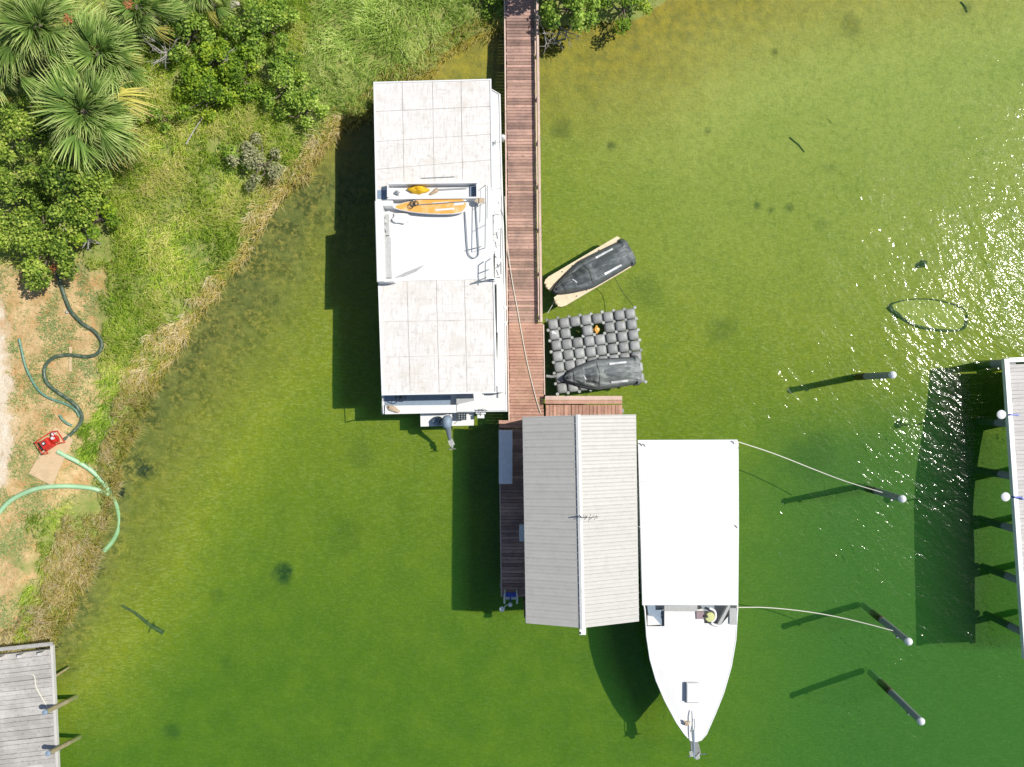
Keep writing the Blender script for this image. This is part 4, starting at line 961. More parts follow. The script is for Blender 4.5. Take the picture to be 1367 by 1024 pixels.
for v in (.25,.5,.75):
    j = int(v*NYc); m = MB(); m.tube([vs[j*(NXc+1)+i]+Vector((0,0,.004)) for i in range(NXc+1)], .010, 4); m.build('seam', M['white_rail'], ctop)
for (x, y) in ((857,594),(978,592),(856,705),(981,705),(860,800),(980,800)):
    c = W(x,y,CZ); m = MB(); m.tube([(c.x,c.y,BZ-.1),(c.x,c.y,CZ-.02)], .025, 6); m.build('canopy_pole', M['steel'], cb)
for (x, y) in ((855.5,593.5),(860,594.5),(978.5,590.5),(853.5,704),(982.5,703)):
    c = W(x,y,CZ+.03); m = MB(); m.tube(spline([c+Vector((-.07,.05,.0)), c+Vector((.0,.03,.04)), c+Vector((.05,-.06,.0))]), .018, 5); m.build('tie', M['grey_vinyl'], cb, True)
# bow hatch, anchor gear
wallbox('hatch_frame', 916, 911.5, 932.6, 938.6, BZ+.05, BZ+.13, M['grey_vinyl'], cb, 0)
wallbox('bow_hatch', 917, 912.4, 931.8, 937.8, BZ+.13, BZ+.26, M['white_gel'], cb, 0)
pipe('anchor_rail', [(923.5,949,BZ+.14),(924,958,BZ+.2),(925,1004,BZ+.15)], cb, .02)
pipe('anchor_rail', [(927,960,BZ+.1),(927.5,970,BZ+.14),(925.5,978,BZ+.12)], cb, .016)
ob('bow_roller', [(921.5,986),(931.5,986),(936,1007),(923,1008)], BZ-.12, BZ-.02, M['pin'])
an = thing('anchor', W(929,1008,BZ-.1), 'steel anchor with a cross bar stowed on the bow roller of the motor boat', 'anchor')
pipe('shank', [(926,975,BZ+.06),(927,1012,BZ)], an, .035, 'blue_grey'); pipe('stock', [(917.5,1010,BZ-.02),(943,1006,BZ-.02)], an, .022, 'steel')
m = MB(); m.prism([(W(x,y,BZ).x, W(x,y,BZ).y) for x, y in ((928,1011),(934,1004),(934,1013),(929,1014))], BZ-.03, BZ+.02); m.build('fluke', M['pin'], an, fix=True)
m = MB(); m.prism([(W(x,y,BZ).x, W(x,y,BZ).y) for x, y in ((920,1003),(926,1001),(926,1010),(921,1010))], BZ-.03, BZ+.02); m.build('fluke', M['pin'], an, fix=True)
o = blob('coiled_rope', W(916.5,965,BZ+.13), .14,.09,.07, M['tan_cloth'], .5, seed=41); note(o, 'small tan heap of rope on the foredeck near the bow tip', 'rope')
# ------------------------------------------------------------------ mooring piles and their lines
PIL = [((1155,502.5),(1191.5,500.5),'lone piling farthest up the lagoon, with no line on it'),
       ((1169,655.5),(1204.5,666),'piling holding the upper mooring line of the motor boat'),
       ((1176,827),(1213,856.5),'piling holding the lower mooring line of the motor boat'),
       ((1188,923),(1229.5,963),'lowest piling, nearest the bottom of the lagoon')]
for (b, t_, lab) in PIL:
    a = W(*b, 0); c = W(*t_, 2.62); d = (c-a).normalized()
    t = thing('mooring_piling', a, 'white-capped ' + lab, 'piling', 'white-capped mooring pilings')
    m = MB(); m.tube([a-d*1.9, a+(c-a)*.5, c], .145, 14, .125); m.build('post', M['piling'], t, True)
    m = MB(); m.tube([a-d*.9, a+d*.12], .152, 14, .15); m.build('tar_band', M['under'], t, True)
    m = MB(); m.lathe(c, [(.15,-.04),(.155,.0),(.14,.05),(.07,.12),(.01,.15)], 18, d); m.build('cap', M['cap'], t, True)
    m = MB(); k = .62; p = a+(c-a)*k; m.box(p+Vector((-.03,-.17,0)), (.07,.06,.14)); m.build('line_hook', M['steel'], t)
for pts, lab in (([(984,589.5,2.4),(1020,601,1.9),(1050,612,1.5),(1085,626,1.25),(1130,643,1.3),(1178,657.5,1.7)], 'white mooring line sagging from the motor boat stern to the upper piling'),
                 ([(983,811,1.55),(1020,811,1.35),(1065,815,1.2),(1110,822,1.15),(1150,831,1.35),(1192,842,1.7)], 'white mooring line from the motor boat cockpit to the lower piling')):
    m = MB(); m.tube(spline([W(*p) for p in pts], 8), .02, 6); o = m.build('mooring_line', M['rope'], smooth=True); note(o, lab, 'rope', 'mooring lines of the motor boat')
m = MB(); m.tube(spline([W(x,y,ZG+.03) for x, y in ((41,900),(46,903),(47.5,915),(52,925),(58,935),(64,946)) ]), .022, 6); o = m.build('dock_rope', M['rope'], smooth=True); note(o, 'loose white rope trailing over the silver weathered dock', 'rope')
# ------------------------------------------------------------------ hoses, pump, board
def ground_pts(pts, lift=.05):
    out = []
    for x, y in pts:
        p = W(x, y, .5); h = hz(p.x, p.y); p = W(x, y, max(h, -.5)); p.z = h+lift; out.append(p)
    return out
def hose(pts, r, mat, label, sub=8, lift=None, r_var=0):
    c = spline(ground_pts(pts, r+.03 if lift is None else lift), sub)
    m = MB(); m.tube(c, r, 10); o = m.build('hose', M[mat], smooth=True); return note(o, label, 'hose')
hose([(78,366),(84,382),(89,398),(97,416),(112,432),(126,441),(135,451),(138,461),(133,471),(120,476),(105,475),(90,474),(75,477),(64,486),(61,498),(65,511),(77,522),(92,532),(104,542),(111,555),(108,567),(98,578),(87,587)], .075, 'hose_dark', 'thick dark green suction hose winding from the bushes to the red pump')
hose([(27,452),(31,470),(36,490),(44,507),(54,522),(66,531),(80,536),(93,541),(103,548),(107,556)], .05, 'hose_thin', 'thin green hose curving beside the thick dark one')
hose([(81,554),(85,560),(91,565),(97,568)], .05, 'hose_thin', 'short loose end of green hose north-east of the red pump')
hose([(79,602),(90,608),(106,616),(122,626),(136,639),(148,655),(157,672),(161,690),(159,708),(152,722),(141,735)], .10, 'hose_pale', 'fat pale green hose running from the red pump into the water')
hose([(-20,705),(0,685),(14,670),(32,659),(55,651),(80,648.5),(105,649),(128,652),(142,658),(154,664)], .10, 'hose_pale', 'fat pale green hose arching in from the left edge to the waterline')
q = ground_pts([(75,569),(102.5,586),(72,648),(40,632)], 0); zz = max(p.z for p in q)+.05
m = MB(); m.prism([(p.x,p.y) for p in q], zz, zz+.03); o = m.build('plywood_sheet', M['ply'], fix=True); note(o, 'tan plywood sheet lying on the dirt under the red pump', 'plywood sheet')
c = ground_pts([(73,590)])[0]; c.z = zz+.03
pu = thing('water_pump', c, 'red petrol water pump in a tube frame on the plywood sheet', 'pump', rotz=R(33), local=True)
O0 = Vector((0,0,0))
for y in (-.28, .28):
    m = MB(); m.tube(spline([(-.42,y,.02),(-.42,y,.42),(-.3,y,.5),(.3,y,.5),(.42,y,.42),(.42,y,.02)],4), .022, 6); m.build('frame_tube', M['red'], pu, True, origin=O0)
for x in (-.42, .42):
    for z in (.06, .42): m = MB(); m.tube([(x,-.28,z),(x,.28,z)], .02, 6); m.build('frame_tube', M['red'], pu, True, origin=O0)
m = MB(); m.chbox((-.1,0,.22), (.36,.4,.3), .05); m.build('engine', M['red'], pu, origin=O0)
m = MB(); m.chbox((-.08,.02,.45), (.38,.36,.14), .05); ft = m.build('fuel_tank', M['red'], pu, origin=O0)
m = MB(); m.box((-.1,.04,.527), (.17,.16,.012)); m.build('label_plate', M['black'], pu, origin=O0)
m = MB(); m.box((-.1,.04,.537), (.09,.07,.008)); m.build('label_patch', M['white_strip'], pu, origin=O0)
m = MB(); m.lathe((.26,.02,.24), [(.16,-.1),(.19,-.04),(.19,.06),(.1,.12)], 14, Vector((1,0,0))); m.build('pump_housing', M['red'], pu, True, origin=O0)
m = MB(); m.tube([(.28,.02,.3),(.3,.04,.5)], .06, 8); m.build('discharge_port', M['white_strip'], pu, True, origin=O0)
m = MB(); m.lathe((.34,.2,.3), [(.07,-.05),(.08,.05),(.03,.1)], 10); m.build('air_filter', M['white_strip'], pu, True, origin=O0)
m = MB(); m.lathe((-.36,-.02,.28), [(.11,-.05),(.12,.05),(.05,.08)], 12, Vector((-1,0,0))); m.build('recoil_starter', M['black'], pu, True, origin=O0)
# plank piece, litter, branch bits on the dirt
q = ground_pts([(93,463),(97,463),(97,496),(93,496)]); m = MB(); m.prism([(p.x,p.y) for p in q], q[0].z-.04, q[0].z+.0); o = m.build('scrap_plank', M['ply'], fix=True); note(o, 'short pale plank lying across the dark hose loop', 'plank')
for k, (x, y, s, lab) in enumerate(((553,95,.14,'pale rock at the lagoon edge just above the houseboat roof'),(548,92,.2,'grey rock in the weeds above the houseboat roof'),(412,190,.16,'pale rock among the reeds west of the houseboat'),(383,240,.14,'white stone on the shore by the reed fringe, upper of two'),(384,248,.1,'white stone on the shore by the reed fringe, lower of two'),(415,197,.12,'small pale rock below the larger one in the reeds'),
        (620,52,.1,'pale pebble beside the pier grass'),(128,640,.08,'white stone on the bank beside the fat pale hose'),(90,417,.09,'small pale stone beside the dark hose'),(116,747,.09,'white stone in the reeds at the waterline'),(318,14,.24,'large pinkish pale rock among the bushes near the top edge'),(4,876,.14,'pale stone by the top of the silver dock'),(188,362,.1,'pale stone hidden in the grass'))):
    p = ground_pts([(x,y)], 0)[0]; 
    if k == 10: p.z += .5
    if k == 12: continue
    o = blob('rock', (p.x,p.y,p.z-.03), s, s*.7, s*.6+.1, M['rock'], .4, 9, 5, seed=50+k, rot=k); note(o, lab, 'rock', 'stones along the shore')
# sunken skiff outline, tyre-like lump, log
c0 = W(1243, 418, -.75); zb = hz(c0.x, c0.y)
sk = [(1190,408),(1196,404),(1212,400),(1230,398.5),(1250,399.5),(1270,404),(1286,410),(1293,418),(1293,430),(1289,438),(1278,441),(1255,440),(1235,437),(1218,431),(1204,422),(1194,414)]
t = thing('sunken_skiff', (c0.x, c0.y, zb), 'weed-grown outline of a small sunken skiff on the lagoon bed', 'skiff')
P_ = [W(x,y,-.75) for x, y in sk]; P_ = [Vector((p.x,p.y,hz(p.x,p.y)+.06)) for p in P_]; P2 = spline(P_+[P_[0]], 5)
vs = []; 
m = MB()
for i in range(len(P2)-1):
    side = 1 if P2[i].y < c0.y else .45
    if P2[i].x < c0.x-1.2: side = 2.0 if P2[i].y < c0.y+.3 else .7
    r_ = .05*side*(1+.5*mnoise.noise(P2[i]*3)); m.tube([P2[i], P2[i+1]], max(.02,r_), 6, cap=True)
m.build('gunwale', M['weed'], t)
cen_ = sum(P_, Vector())/len(P_)
m = MB(); m.prism([((cen_+(p-cen_)*.97).x, (cen_+(p-cen_)*.97).y) for p in P_], zb-.15, zb+.02); m.build('silted_floor', pm('silted_floor', (.46,.42,.10), (.38,.36,.08), 4, .9, dirt=(.1,.13,.04), dirt_amt=.6, dscale=3), t, fix=True)
c = W(1234,352,-.7); o = blob('sunken_lump', (c.x,c.y,hz(c.x,c.y)-.02), .27,.16,.22, M['weed'], .4, seed=61, rot=.3); note(o, 'dark sunken lump above the skiff outline', 'sunken lump')
A = W(163,808,-.75); B = W(214,848,-.75); A.z = hz(A.x,A.y)+.02; B.z = hz(B.x,B.y)+.01
t = thing('sunken_log', (A+B)/2, 'sunken log with a weedy end lying on the bed near the silver dock', 'log')
m = MB(); m.tube([A, lerp(A,B,.3)+Vector((.03,.05,.0)), lerp(A,B,.65)+Vector((-.02,-.03,-.03)), B], .045, 8, .11); m.build('trunk', M['log'], t, True)
for k in range(14):
    u = random.uniform(.55,1.08); p = lerp(A,B,u); d = Vector((random.gauss(.05,.14), random.gauss(-.05,.14), .05)); m = MB(); m.tube([p,p+d], .035, 5, .01); m.build('branch', M['weed'], t)
A = W(90,900,-.2); A.z = hz(A.x,A.y)+.05; m = MB(); m.tube([W(72,904,-.1)+Vector((0,0,0)), W(92,891,-.15)], .06, 6, .03); o = m.build('drift_branch', M['pale_post'], smooth=True); note(o, 'yellowish branch in the shallows beside the silver dock', 'branch')
for k, (x0,y0,x1,y1) in enumerate(((1283,2,1293,15),(1058,180,1078,200),(142,735,134,748))):
    a = W(x0,y0,-.6); b = W(x1,y1,-.6); a.z = hz(a.x,a.y)+.03; b.z = hz(b.x,b.y)+.03
    m = MB(); m.tube([a, lerp(a,b,.5)+Vector((.06,0,.01)), b], .03, 5, .02); o = m.build('sunken_stick', M['log'], smooth=True)
    note(o, ('dark stick on the bed near the top edge','thin stick lying on the open pale bed','dark twiggy stick at the end of the submerged hose')[k], 'stick')
# weed clumps on the bed (real low tufts)
for k, (x, y, r, lab) in enumerate(((375,767,.36,'dark weed clump alone on the green bed'),(197,625,.4,'dark weed clump off the reeds near the pump'),(171,654,.2,'small dark weed clump near the fat hose'),(160,640,.18,'smallest weed clump beside the reeds'))):
    c = W(x,y,-.8); zb = hz(c.x,c.y); m = MB()
    for i in range(60):
        a = random.random()*6.28; q = r*random.random()**.7*(.7+.5*mnoise.noise(Vector((math.cos(a)+k,math.sin(a),0)))); p = Vector((c.x+q*math.cos(a), c.y+q*math.sin(a), zb-.02)); d = Vector((random.gauss(0,.1), random.gauss(0,.1), random.uniform(.03,.12)))
        w_ = Vector((random.gauss(0,.03), random.gauss(0,.03), 0)); m.add([p-w_, p+w_, p+d+w_*.5, p+d-w_*.5], [(0,1,2,3)])
    o = m.build('weed_clump', M['weed']); note(o, lab, 'weed clump', 'weed clumps on the lagoon bed')
# ------------------------------------------------------------------ vegetation
def blade_mesh(name, P, Z0, L, wd, D, lean, mat, tint, kind_label):
    "bent grass blades: 5 vertices each. D unit lean directions, lean 0..1"
    n = len(P); side = np.stack([-D[:,1], D[:,0]], 1)
    a = rng.uniform(-.6,.6,n); sx = side*np.cos(a)[:,None]+D*np.sin(a)[:,None]
    h1 = L*.55; r1 = lean*L*.35; h2 = L*np.sqrt(np.clip(1-lean**2,.05,1))*.85; r2 = lean*L
    z2 = np.maximum(h2, .04)
    V = np.zeros((n,5,3))
    V[:,0,:2] = P-sx*wd[:,None]*.5; V[:,1,:2] = P+sx*wd[:,None]*.5; V[:,0,2] = V[:,1,2] = Z0
    mid = P+D*r1[:,None]; V[:,2,:2] = mid+sx*wd[:,None]*.42; V[:,3,:2] = mid-sx*wd[:,None]*.42; V[:,2,2] = V[:,3,2] = Z0+np.minimum(h1, z2*.9+.05)
    V[:,4,:2] = P+D*r2[:,None]; V[:,4,2] = Z0+z2
    b = np.arange(n)[:,None]*5
    F = np.concatenate([b+np.array([0,1,2]), b+np.array([0,2,3]), b+np.array([3,2,4])], 1).reshape(-1,3)
    o = np_mesh(name, V.reshape(-1,3), F, mat, tint=np.repeat(tint,5)*1.0)
    return note(o, kind_label, 'grass' if 'reed' not in name else 'reeds', kind='stuff')
def scatter(n, x0, y0, x1, y1):
    px = rng.uniform(x0,x1,n); py = rng.uniform(y0,y1,n); z = .5; k = (H-z)/F
    return np.stack([(px-683.5)*k, (512-py)*k], 1), px, py
# direction field of the wind-laid grass
def flow(P):
    a = (fbm(P[:,0]*.35+3, P[:,1]*.35+7, 3)-.5)*7.5 - .6
    return np.stack([np.cos(a), np.sin(a)], 1)
P, px, py = scatter(600000, -130, -110, 700, 900)
d = sdf(P); dm = softpoly(P, DIRT, .25)
clump = fbm(P[:,0]*1.6, P[:,1]*1.6, 4)
keep = (d < -.15) & (dm < .2) & (rng.random(len(P)) < np.clip(.45+2.2*(clump-.42), .1, 1))
bc = [W(x,y,0) for x,y in ((268,116),(312,92),(274,68),(372,98),(396,135),(335,212),(306,200),(240,32),(345,25),(205,150))]; br = (1.15,1.0,.75,.95,.8,.95,.6,1.0,1.2,.7)
for b_, r_b in zip(bc, br): keep &= np.hypot(P[:,0]-b_.x+.35, P[:,1]-b_.y+.05) > r_b*(.25+.6*clump)
# thin out under the dense tree masses at the far left and top left
under = (px < 150) & (py < 350); keep &= ~(under & (rng.random(len(P)) < .85))
P, px, py, d, clump = P[keep], px[keep], py[keep], d[keep], clump[keep]
Zg = height(P)-.02
D = flow(P); jit = rng.normal(0,.65,len(P)); c_, s_ = np.cos(jit), np.sin(jit); D = np.stack([D[:,0]*c_-D[:,1]*s_, D[:,0]*s_+D[:,1]*c_], 1)
lushm = (px > 400) & (px+py*.2 > 420)
big = fbm(P[:,0]*.55+9, P[:,1]*.55+2, 3)
reedband = (d > -np.where(py < 430, .32, .75)-.6*(big-.5)*2+rng.normal(0,.3,len(P))) & (py > 225)
reedband |= (py > 655) & (px > 45) & (d > -1.5+rng.normal(0,.35,len(P)))
mid = np.exp(-(((px-235)/130.)**2+((py-270)/130.)**2))
tint = np.clip(rng.normal(.45,.26,len(P)) + (big-.5)*1.1 + (clump-.5)*.9 + .16*mid, 0, 1)
for sel, nm, mt, Lr, wr, lab in ((~reedband & ~lushm, 'long_grass', 'grass', (.18,.55), (.02,.038), 'bright green long grass combed flat by the wind between trees and lagoon'),
                                 (~reedband & lushm, 'shore_grass', 'lush', (.18,.50), (.02,.038), 'lush dark green grass on the bank above the houseboat')):
    q = sel; n = q.sum()
    blade_mesh(nm, P[q], Zg[q], rng.uniform(*Lr,n), rng.uniform(*wr,n), D[q], np.clip(rng.normal(.72,.18,n),.15,.97), M[mt], np.clip(tint[q]+(.15 if mt == 'lush' else 0),0,1), lab)
# reeds leaning towards the water
P, px, py = scatter(260000, 0, 150, 470, 900)
d = sdf(P); big = fbm(P[:,0]*.6+9, P[:,1]*.6+2, 3); wv = fbm(P[:,0]*2.5, P[:,1]*2.5, 3)
wid = np.where(py > 600, 1.4, np.where(py > 430, 1.0, .42)) + (big-.5)*1.2
keep = (d < .25+.3*(wv-.5)) & (d > -wid) & (rng.random(len(P)) < np.clip(.45+2.4*(wv-.42),.06,1)*.85)
hosegap = (py > 590) & (py < 690) & (px < 128); keep &= ~hosegap
P, px, py, d = P[keep], px[keep], py[keep], d[keep]; n = len(P)
e = .05; gxx = (sdf(P+np.array([e,0]))-sdf(P-np.array([e,0])))/(2*e); gyy = (sdf(P+np.array([0,e]))-sdf(P-np.array([0,e])))/(2*e)
D = np.stack([gxx,gyy],1); D /= np.maximum(np.hypot(D[:,0],D[:,1]),1e-6)[:,None]
wob_ = (fbm(P[:,0]*.8, P[:,1]*.8,3)-.5)*3.0+rng.normal(0,.65,n)+np.where(py < 520, -.9, .3); c_, s_ = np.cos(wob_), np.sin(wob_); D = np.stack([D[:,0]*c_-D[:,1]*s_, D[:,0]*s_+D[:,1]*c_], 1)
tint = np.clip(rng.normal(.5,.24,n)+(wv[keep]-.5)*1.1+(big[keep]-.5)*.4 - np.where(py > 500,.10,0)*1.0 + np.where(d > -.25, -.15, .05), 0, 1)
blade_mesh('shore_reeds', P, np.maximum(height(P),-.15), rng.uniform(.22,.68,n), rng.uniform(.016,.034,n), D, np.clip(rng.normal(.75,.15,n),.2,.97), M['reed'], tint, 'tan and golden dry reeds leaning over the waterline along the whole shore')
# fringe of darker wet growth at the waterline north
P, px, py = scatter(30000, 370, -40, 700, 270); d = sdf(P); wv = fbm(P[:,0]*2.2+5, P[:,1]*2.2, 3)
keep = (d < .3+.6*(wv-.5)) & (d > -.6) & (rng.random(len(P)) < np.clip(wv*1.3-.1,0,1)); P, px, py, d = P[keep], px[keep], py[keep], d[keep]; n = len(P)
a = rng.uniform(0,6.28,n); D = np.stack([np.cos(a)*.7+.5, np.sin(a)*.7-.6],1); D /= np.hypot(D[:,0],D[:,1])[:,None]
blade_mesh('waterline_sedge', P, np.maximum(height(P),-.1), rng.uniform(.25,.6,n), rng.uniform(.02,.035,n), D, np.clip(rng.normal(.65,.2,n),.1,.97), M['reed'], np.clip(rng.normal(.25,.2,n),0,1), 'brownish sedge hanging over the water above the houseboat')
# sparse lawn on dirt
P, px, py = scatter(90000, -60, 340, 160, 880); d = sdf(P); dm = softpoly(P, DIRT, .2); tr_ = softpoly(P, TRACK, .2); cl = fbm(P[:,0]*1.4+20, P[:,1]*1.4, 4)
keep = (d < -.3) & (dm > .3) & (tr_ < .3) & (rng.random(len(P)) < np.clip((cl-.43)*3.6 + np.where(py > 680,.25,0), .03, .8)); P, px, py = P[keep], px[keep], py[keep]; n = len(P)
a = rng.uniform(0,6.28,n); D = np.stack([np.cos(a), np.sin(a)],1)
blade_mesh('sparse_lawn', P, height(P)-.01, rng.uniform(.05,.2,n), rng.uniform(.015,.03,n), D, np.clip(rng.normal(.8,.15,n),.3,.97), M['thin'], np.clip(rng.normal(.45,.28,n),0,1), 'thin patchy lawn on the sandy dirt by the pump')
# ---- leafy crowns
def leaf_crown(name, clumps, per, size, mat, parent, seed, twig=False):
    "clumps: (x,y,z,r,h). leaves scattered through each clump, denser at its skin"
    r_ = np.random.default_rng(seed); Vs = []; T = []
    for (cx, cyy, cz, rad, hh) in clumps:
        n = int(per*rad*rad)
        v = r_.normal(0,1,(n,3)); v /= np.linalg.norm(v,axis=1)[:,None]; v[:,2] = np.abs(v[:,2])*np.where(r_.random(n)<.82,1,-.5)
        q = r_.random(n)**.33
        lump = 1+.5*(fbm(v[:,0]*2.2+cx*3, v[:,1]*2.2+cyy*3+v[:,2]*2, 3)-.5)*1.6
        p = v*q[:,None]*np.array([rad,rad,hh])*lump[:,None]+np.array([cx,cyy,cz])
        nrm = v*.6+r_.normal(0,.55,(n,3))+np.array([0,0,.75]); nrm /= np.linalg.norm(nrm,axis=1)[:,None]
        t1 = np.cross(nrm, r_.normal(0,1,(n,3))); t1 /= np.linalg.norm(t1,axis=1)[:,None]; t2 = np.cross(nrm, t1)
        s = size*r_.uniform(.6,1.25,n)[:,None]; wdt = s*(.22 if twig else .48)
        base = p[:,None,:]+np.stack([-t1*s*.6, t2*wdt-nrm*s*.02, t1*s*.6, -t2*wdt-nrm*s*.02],1)
        Vs.append(base.reshape(-1,3))
        T.append(np.repeat(np.clip(r_.normal(.48,.2,n)+r_.normal(0,.09)+(fbm(p[:,0]*2.5,p[:,1]*2.5,3)-.5)*.5,0,1),4))
    V = np.concatenate(Vs); n = len(V)//4
    o = np_mesh(name, V, np.arange(n*4).reshape(-1,4), mat, tint=np.concatenate(T), parent=parent); o['kind'] = 'stuff'; return o
def limbs(base, clumps, parent, r0=.1, mat='bark'):
    m = MB(); top = Vector((base.x, base.y, base.z+max(.15,(min(c[2] for c in clumps)-base.z)*.5))); m.tube([base-Vector((0,0,.15)), lerp(base,top,.5)+Vector((.05,.03,0)), top], r0, 8, r0*.7); m.build('trunk', M[mat], parent, True)
    for c in clumps:
        e = Vector((c[0],c[1],c[2]+c[4]*.3)); k = lerp(top,e,.5)+Vector((random.gauss(0,.12),random.gauss(0,.12),.0)); m = MB(); m.tube(spline([top,k,e],3), r0*.5, 6, r0*.12); m.build('limb', M[mat], parent, True)
def tree(name, px, py, rad_px, zc, label, mat, nclump=9, per=1500, size=.10, seed=1, cat='tree', group=None, hh=.55, spread=1.12, ground=True, cr=.38):
    r_ = random.Random(seed); c = W(px, py, zc); g0 = max(hz(c.x,c.y), -.6) ; R0 = rad_px/31.3
    t = thing(name, (c.x, c.y, g0), label, cat, group)
    cl = [(c.x, c.y, zc-.2, R0*cr*1.15, hh*R0*.8)]
    for k in range(nclump):
        a = 2.4*k+r_.uniform(-.4,.4); q = R0*(.35+.45*((k+1)/nclump)**.6)*spread
        cl.append((c.x+q*math.cos(a), c.y+q*math.sin(a), zc-.3-.5*(q/R0)**2*R0*.55+r_.uniform(-.45,.25), R0*cr*r_.uniform(.55,.9), R0*hh*r_.uniform(.45,.75)))
    limbs(Vector((c.x,c.y,g0)), cl, t, .05+.035*R0); leaf_crown('crown', cl, per, size, mat, t, seed); return t
TR = 'round-crowned trees at the left edge'
tree('shore_tree', 22, 165, 46, 2.6, 'dark round-leaved tree at the left edge just under the palms', M['leaf_dark'], 9, 1700, .10, 11, group=TR)
tree('shore_tree', 74, 236, 52, 3.3, 'dark clumpy tree below the big palm, largest of its group', M['leaf_dark'], 11, 1700, .10, 12, group=TR)
tree('shore_tree', 12, 252, 42, 2.3, 'dark round-leaved tree on the left edge, middle of its group', M['leaf_dark'], 8, 1700, .10, 13, group=TR)
tree('shore_tree', 40, 318, 56, 2.6, 'dark clumpy tree overhanging the start of the dark hose', M['leaf_dark'], 11, 1700, .10, 14, group=TR)
tree('shore_tree', 112, 285, 36, 2.2, 'olive green tree with paler leaves beside the long grass', M['leaf_yel'], 8, 1700, .10, 15, group=TR)
BS = 'bushes between palms and grass'
tree('bush', 268, 116, 44, 1.9, 'yellow-green bush east of the large palm', M['leaf_yel'], 9, 1700, .09, 21, 'bush', BS)
tree('bush', 312, 92, 38, 1.8, 'yellow-green bush with scattered twigs beside the grass', M['leaf_yel'], 8, 1600, .09, 22, 'bush', BS)
tree('bush', 240, 32, 38, 2.2, 'mid green bush near the top edge beside the upper palm', M['leaf_mid'], 8, 1600, .09, 23, 'bush', BS)
tree('bush', 345, 25, 46, 2.0, 'bright green bush near the top edge above the long grass', M['leaf_mid'], 9, 1500, .09, 24, 'bush', BS)
tree('bush', 274, 68, 28, 2.1, 'small yellow-green bush beside the bare branches', M['leaf_yel'], 7, 1700, .09, 25, 'bush', BS)
tree('bush', 376, 100, 38, 2.1, 'deep green bush standing in the grass with a dark shaded side', M['leaf_mid'], 8, 1600, .09, 26, 'bush', BS)
tree('bush', 396, 135, 30, 1.6, 'small deep green bush lowest in the shore grass', M['leaf_mid'], 7, 1600, .09, 27, 'bush', BS)
tree('bush', 338, 212, 36, 1.5, 'grey-brown twiggy bush near the tan reeds', M['leaf_grey'], 8, 1700, .08, 28, 'bush', BS)
tree('bush', 306, 204, 26, 1.3, 'small dark green bush touching the grey-brown one', M['leaf_mid'], 6, 1500, .09, 29, 'bush', BS)
tree('bush', 205, 150, 24, 1.5, 'small dark green bush tucked between palm and grass', M['leaf_mid'], 6, 1500, .09, 30, 'bush', BS)
# shore trees right of the pier
tree('shore_tree', 768, -8, 46, 2.0, 'dense green tree overhanging the water just east of the pier', M['leaf_mid'], 10, 1600, .11, 41)
tree('shore_tree', 838, -4, 34, 1.4, 'lower olive bush at the waterline east of the pier', M['leaf_yel'], 8, 1300, .09, 42)
tree('shore_tree', 745, -62, 40, 3.0, 'tree leaning towards the pier beyond the top edge', M['leaf_mid'], 9, 1500, .11, 43)
tree('bush', 655, -6, 26, .9, 'grassy green bush against the west edge of the pier', M['leaf_mid'], 7, 1500, .09, 44, 'bush')
def bare(name, px, py, z, n, L, label, seed, spread=1.0, lean=(0,0)):
    r_ = random.Random(seed); c = W(px,py,z); g0 = max(hz(c.x,c.y), -.3); t = thing(name, (c.x,c.y,g0), label, 'bare branches')
    def grow(p, d, l, r0, lev, parent):
        pts = [p]; q = p.copy(); dd = d.copy()
        for k in range(5):
            dd = (dd+Vector((r_.gauss(0,.22), r_.gauss(0,.22), r_.gauss(0,.12)))).normalized(); q = q+dd*l/5; pts.append(q.copy())
        m = MB(); m.tube(pts, r0, 5, r0*.45); o = m.build('branch' if lev == 0 else 'twig', M['deadwood'], parent, True)
        if lev < 1:
            for k in range(5):
                i = r_.randint(1,5); nd = (dd+Vector((r_.gauss(0,.8), r_.gauss(0,.8), r_.gauss(0,.2)))).normalized(); grow(pts[i], nd, l*.45, r0*.5, lev+1, o)
    for k in range(n):
        a = 6.28*k/n+r_.uniform(-.3,.3); grow(Vector((c.x,c.y,z-.3)), Vector((math.cos(a)*spread+lean[0], math.sin(a)*spread+lean[1], .45)).normalized(), L*r_.uniform(.6,1.1), .022, 0, t)
    m = MB(); m.tube([(c.x,c.y,g0-.1),(c.x,c.y,z-.28)], .04, 6); m.build('stem', M['deadwood'], t)
bare('dead_shrub', 218, 66, 1.9, 9, 1.0, 'leafless silver shrub beside the upper palm', 3)
bare('dead_shrub', 292, 70, 1.7, 5, .8, 'pale leafless twigs poking out of the yellow-green bush', 4)
bare('dead_shrub', 82, 288, 2.6, 7, .5, 'grey dead twigs between the dark round-crowned trees', 5)
bare('dead_shrub', 112, 318, 2.0, 7, .45, 'grey dead twigs at the grass edge below the olive tree', 6)
bare('dead_shrub', 757, 38, .8, 6, .9, 'bare sticks reaching over the water by the pier', 7, lean=(0,-.5))
bare('dead_shrub', 728, 40, .9, 4, .8, 'bare forked stick leaning on the pier rail', 8, lean=(.1,-.6))
bare('dead_shrub', 150, 415, .5, 6, .8, 'flat brown dead branches at the edge of the dirt', 9)
m = MB(); m.tube(ground_pts([(253,196),(262,180),(275,160)], .35), .03, 6, .015); o = m.build('fallen_stick', M['deadwood'], smooth=True); note(o, 'single stick lying in the long grass', 'stick')
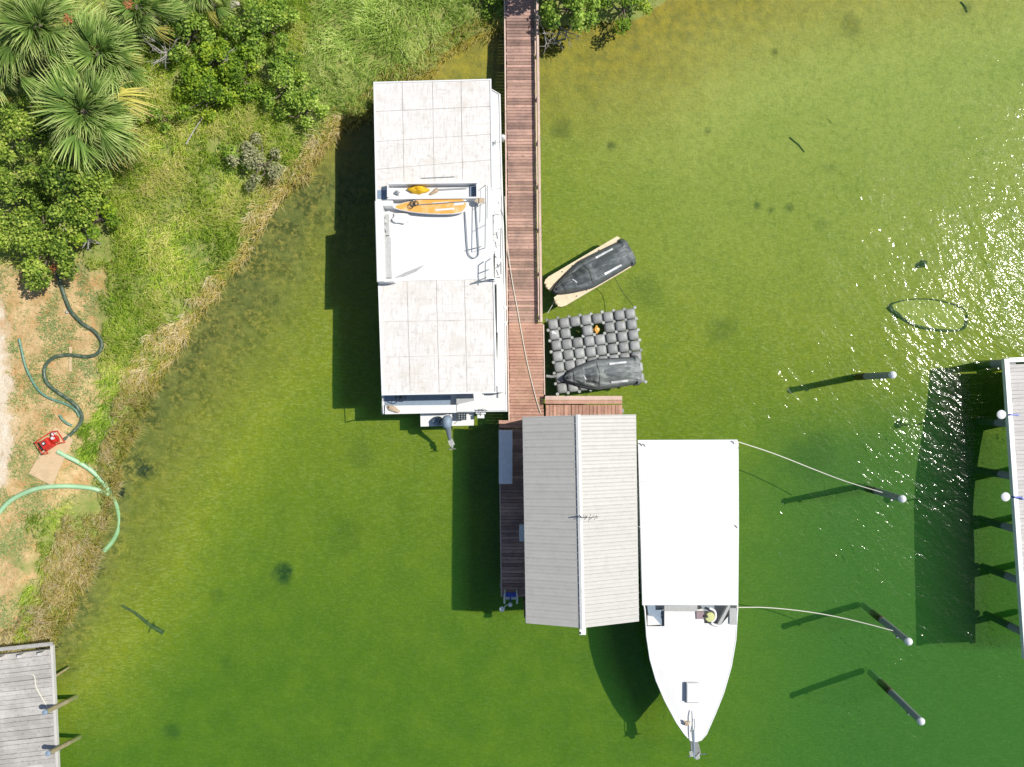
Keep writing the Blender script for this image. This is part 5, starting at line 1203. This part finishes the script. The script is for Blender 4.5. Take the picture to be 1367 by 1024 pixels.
# ---- fan palms
def frond_mesh(kind, seed, mat, droop=.35, LP=.7):
    r_ = random.Random(seed); m = MB(); tint = []
    m.tube([(0,0,0),(LP*.5,0,.04),(LP,0,0)], .016, 4, .011); tint += [.5]*len(m.v)
    n = 21; hub = Vector((LP,0,0))
    for k in range(n):
        a = R(-112+224*k/(n-1)+r_.gauss(0,3)); L = (.80-.22*(abs(a)/2)**2)*r_.uniform(.82,1.1)
        w = .025
        def pt(t, side):
            aa = a*(1-.22*t); d = Vector((math.cos(aa), math.sin(aa), 0))
            z = -droop*t*t*(1+.2*math.sin(k*2.1+seed)) - abs(math.sin(a))*.30*t
            return hub + Vector((.12*t,0,0)) + d*(L*t*(1-.15*t)) + Vector((-d.y, d.x, 0))*side + Vector((0,0,z))
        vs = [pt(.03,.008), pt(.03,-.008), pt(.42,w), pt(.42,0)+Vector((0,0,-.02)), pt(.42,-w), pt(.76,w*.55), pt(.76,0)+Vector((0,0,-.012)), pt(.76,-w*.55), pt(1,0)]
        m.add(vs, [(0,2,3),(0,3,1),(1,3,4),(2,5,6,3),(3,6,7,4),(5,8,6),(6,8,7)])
        b = r_.uniform(-.2,.2); tint += [.15+b]*2+[.45+b]*3+[.75+b]*3+[1.0]
    me = bpy.data.meshes.new('frond'); me.from_pydata(m.v, [], m.f)
    at = me.attributes.new('tint','FLOAT','POINT'); at.data.foreach_set('value', np.clip(tint,0,1).astype(np.float32)); me.materials.append(mat); me.update(); return me
FR = [frond_mesh('f', s, M['frond'], dr, lp) for s, dr, lp in ((1,.25,.22),(2,.35,.45),(3,.5,.65),(4,.45,.85),(7,.6,1.0))]; FO = [frond_mesh('o', s, M['frond_old'], .75, .85) for s in (5,6)]
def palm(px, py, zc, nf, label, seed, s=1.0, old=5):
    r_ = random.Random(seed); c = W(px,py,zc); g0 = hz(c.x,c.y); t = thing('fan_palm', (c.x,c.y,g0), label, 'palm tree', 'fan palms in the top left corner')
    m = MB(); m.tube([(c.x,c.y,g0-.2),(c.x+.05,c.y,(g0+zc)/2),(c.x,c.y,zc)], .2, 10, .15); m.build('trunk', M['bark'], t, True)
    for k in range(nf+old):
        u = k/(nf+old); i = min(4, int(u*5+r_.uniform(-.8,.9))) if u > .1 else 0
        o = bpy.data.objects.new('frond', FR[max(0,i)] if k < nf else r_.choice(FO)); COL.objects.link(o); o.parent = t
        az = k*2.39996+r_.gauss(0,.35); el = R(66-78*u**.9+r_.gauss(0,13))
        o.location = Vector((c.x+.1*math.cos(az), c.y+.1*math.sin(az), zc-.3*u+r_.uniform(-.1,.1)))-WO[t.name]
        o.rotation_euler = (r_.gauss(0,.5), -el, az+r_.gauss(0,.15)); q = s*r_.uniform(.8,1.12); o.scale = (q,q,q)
palm(112, 150, 3.4, 50, 'largest fan palm, lowest of the palms, its fronds reaching the grass', 1, 1.32, 8)
palm(50, 34, 3.6, 46, 'tall fan palm nearest the top left corner', 2, 1.2, 3)
palm(132, 72, 3.2, 38, 'fan palm between the corner palm and the lowest one', 3, 1.15, 5)
palm(185, 10, 2.8, 30, 'smaller fan palm at the top edge beside the bare branches', 4, .95, 3)
palm(2, 92, 2.6, 28, 'fan palm half cut off by the left edge', 5, 1.05, 3)
palm(266, -12, 2.2, 22, 'low fan palm peeking in at the top edge over the bushes', 6, .8, 2)
for k, (x, y, lab) in enumerate(((92,26,'orange-red fruit cluster in the crown of the corner palm'),(172,6,'orange-red fruit cluster in the top edge palm'),(72,358,'rusty orange dead leaves at the start of the dark hose'))):
    c = W(x,y,4.1 if k < 2 else 1.6); t = thing('fruit_cluster' if k < 2 else 'dead_leaves', c, lab, 'fruit cluster' if k < 2 else 'dead leaves'); cl = [(c.x,c.y,c.z,.2,.1)]
    o = leaf_crown('cluster', cl, 1500, .07, pm('rusty_seed_%d' % k, (.42,.14,.05), (.32,.12,.05), 12, .8), t, 70+k)
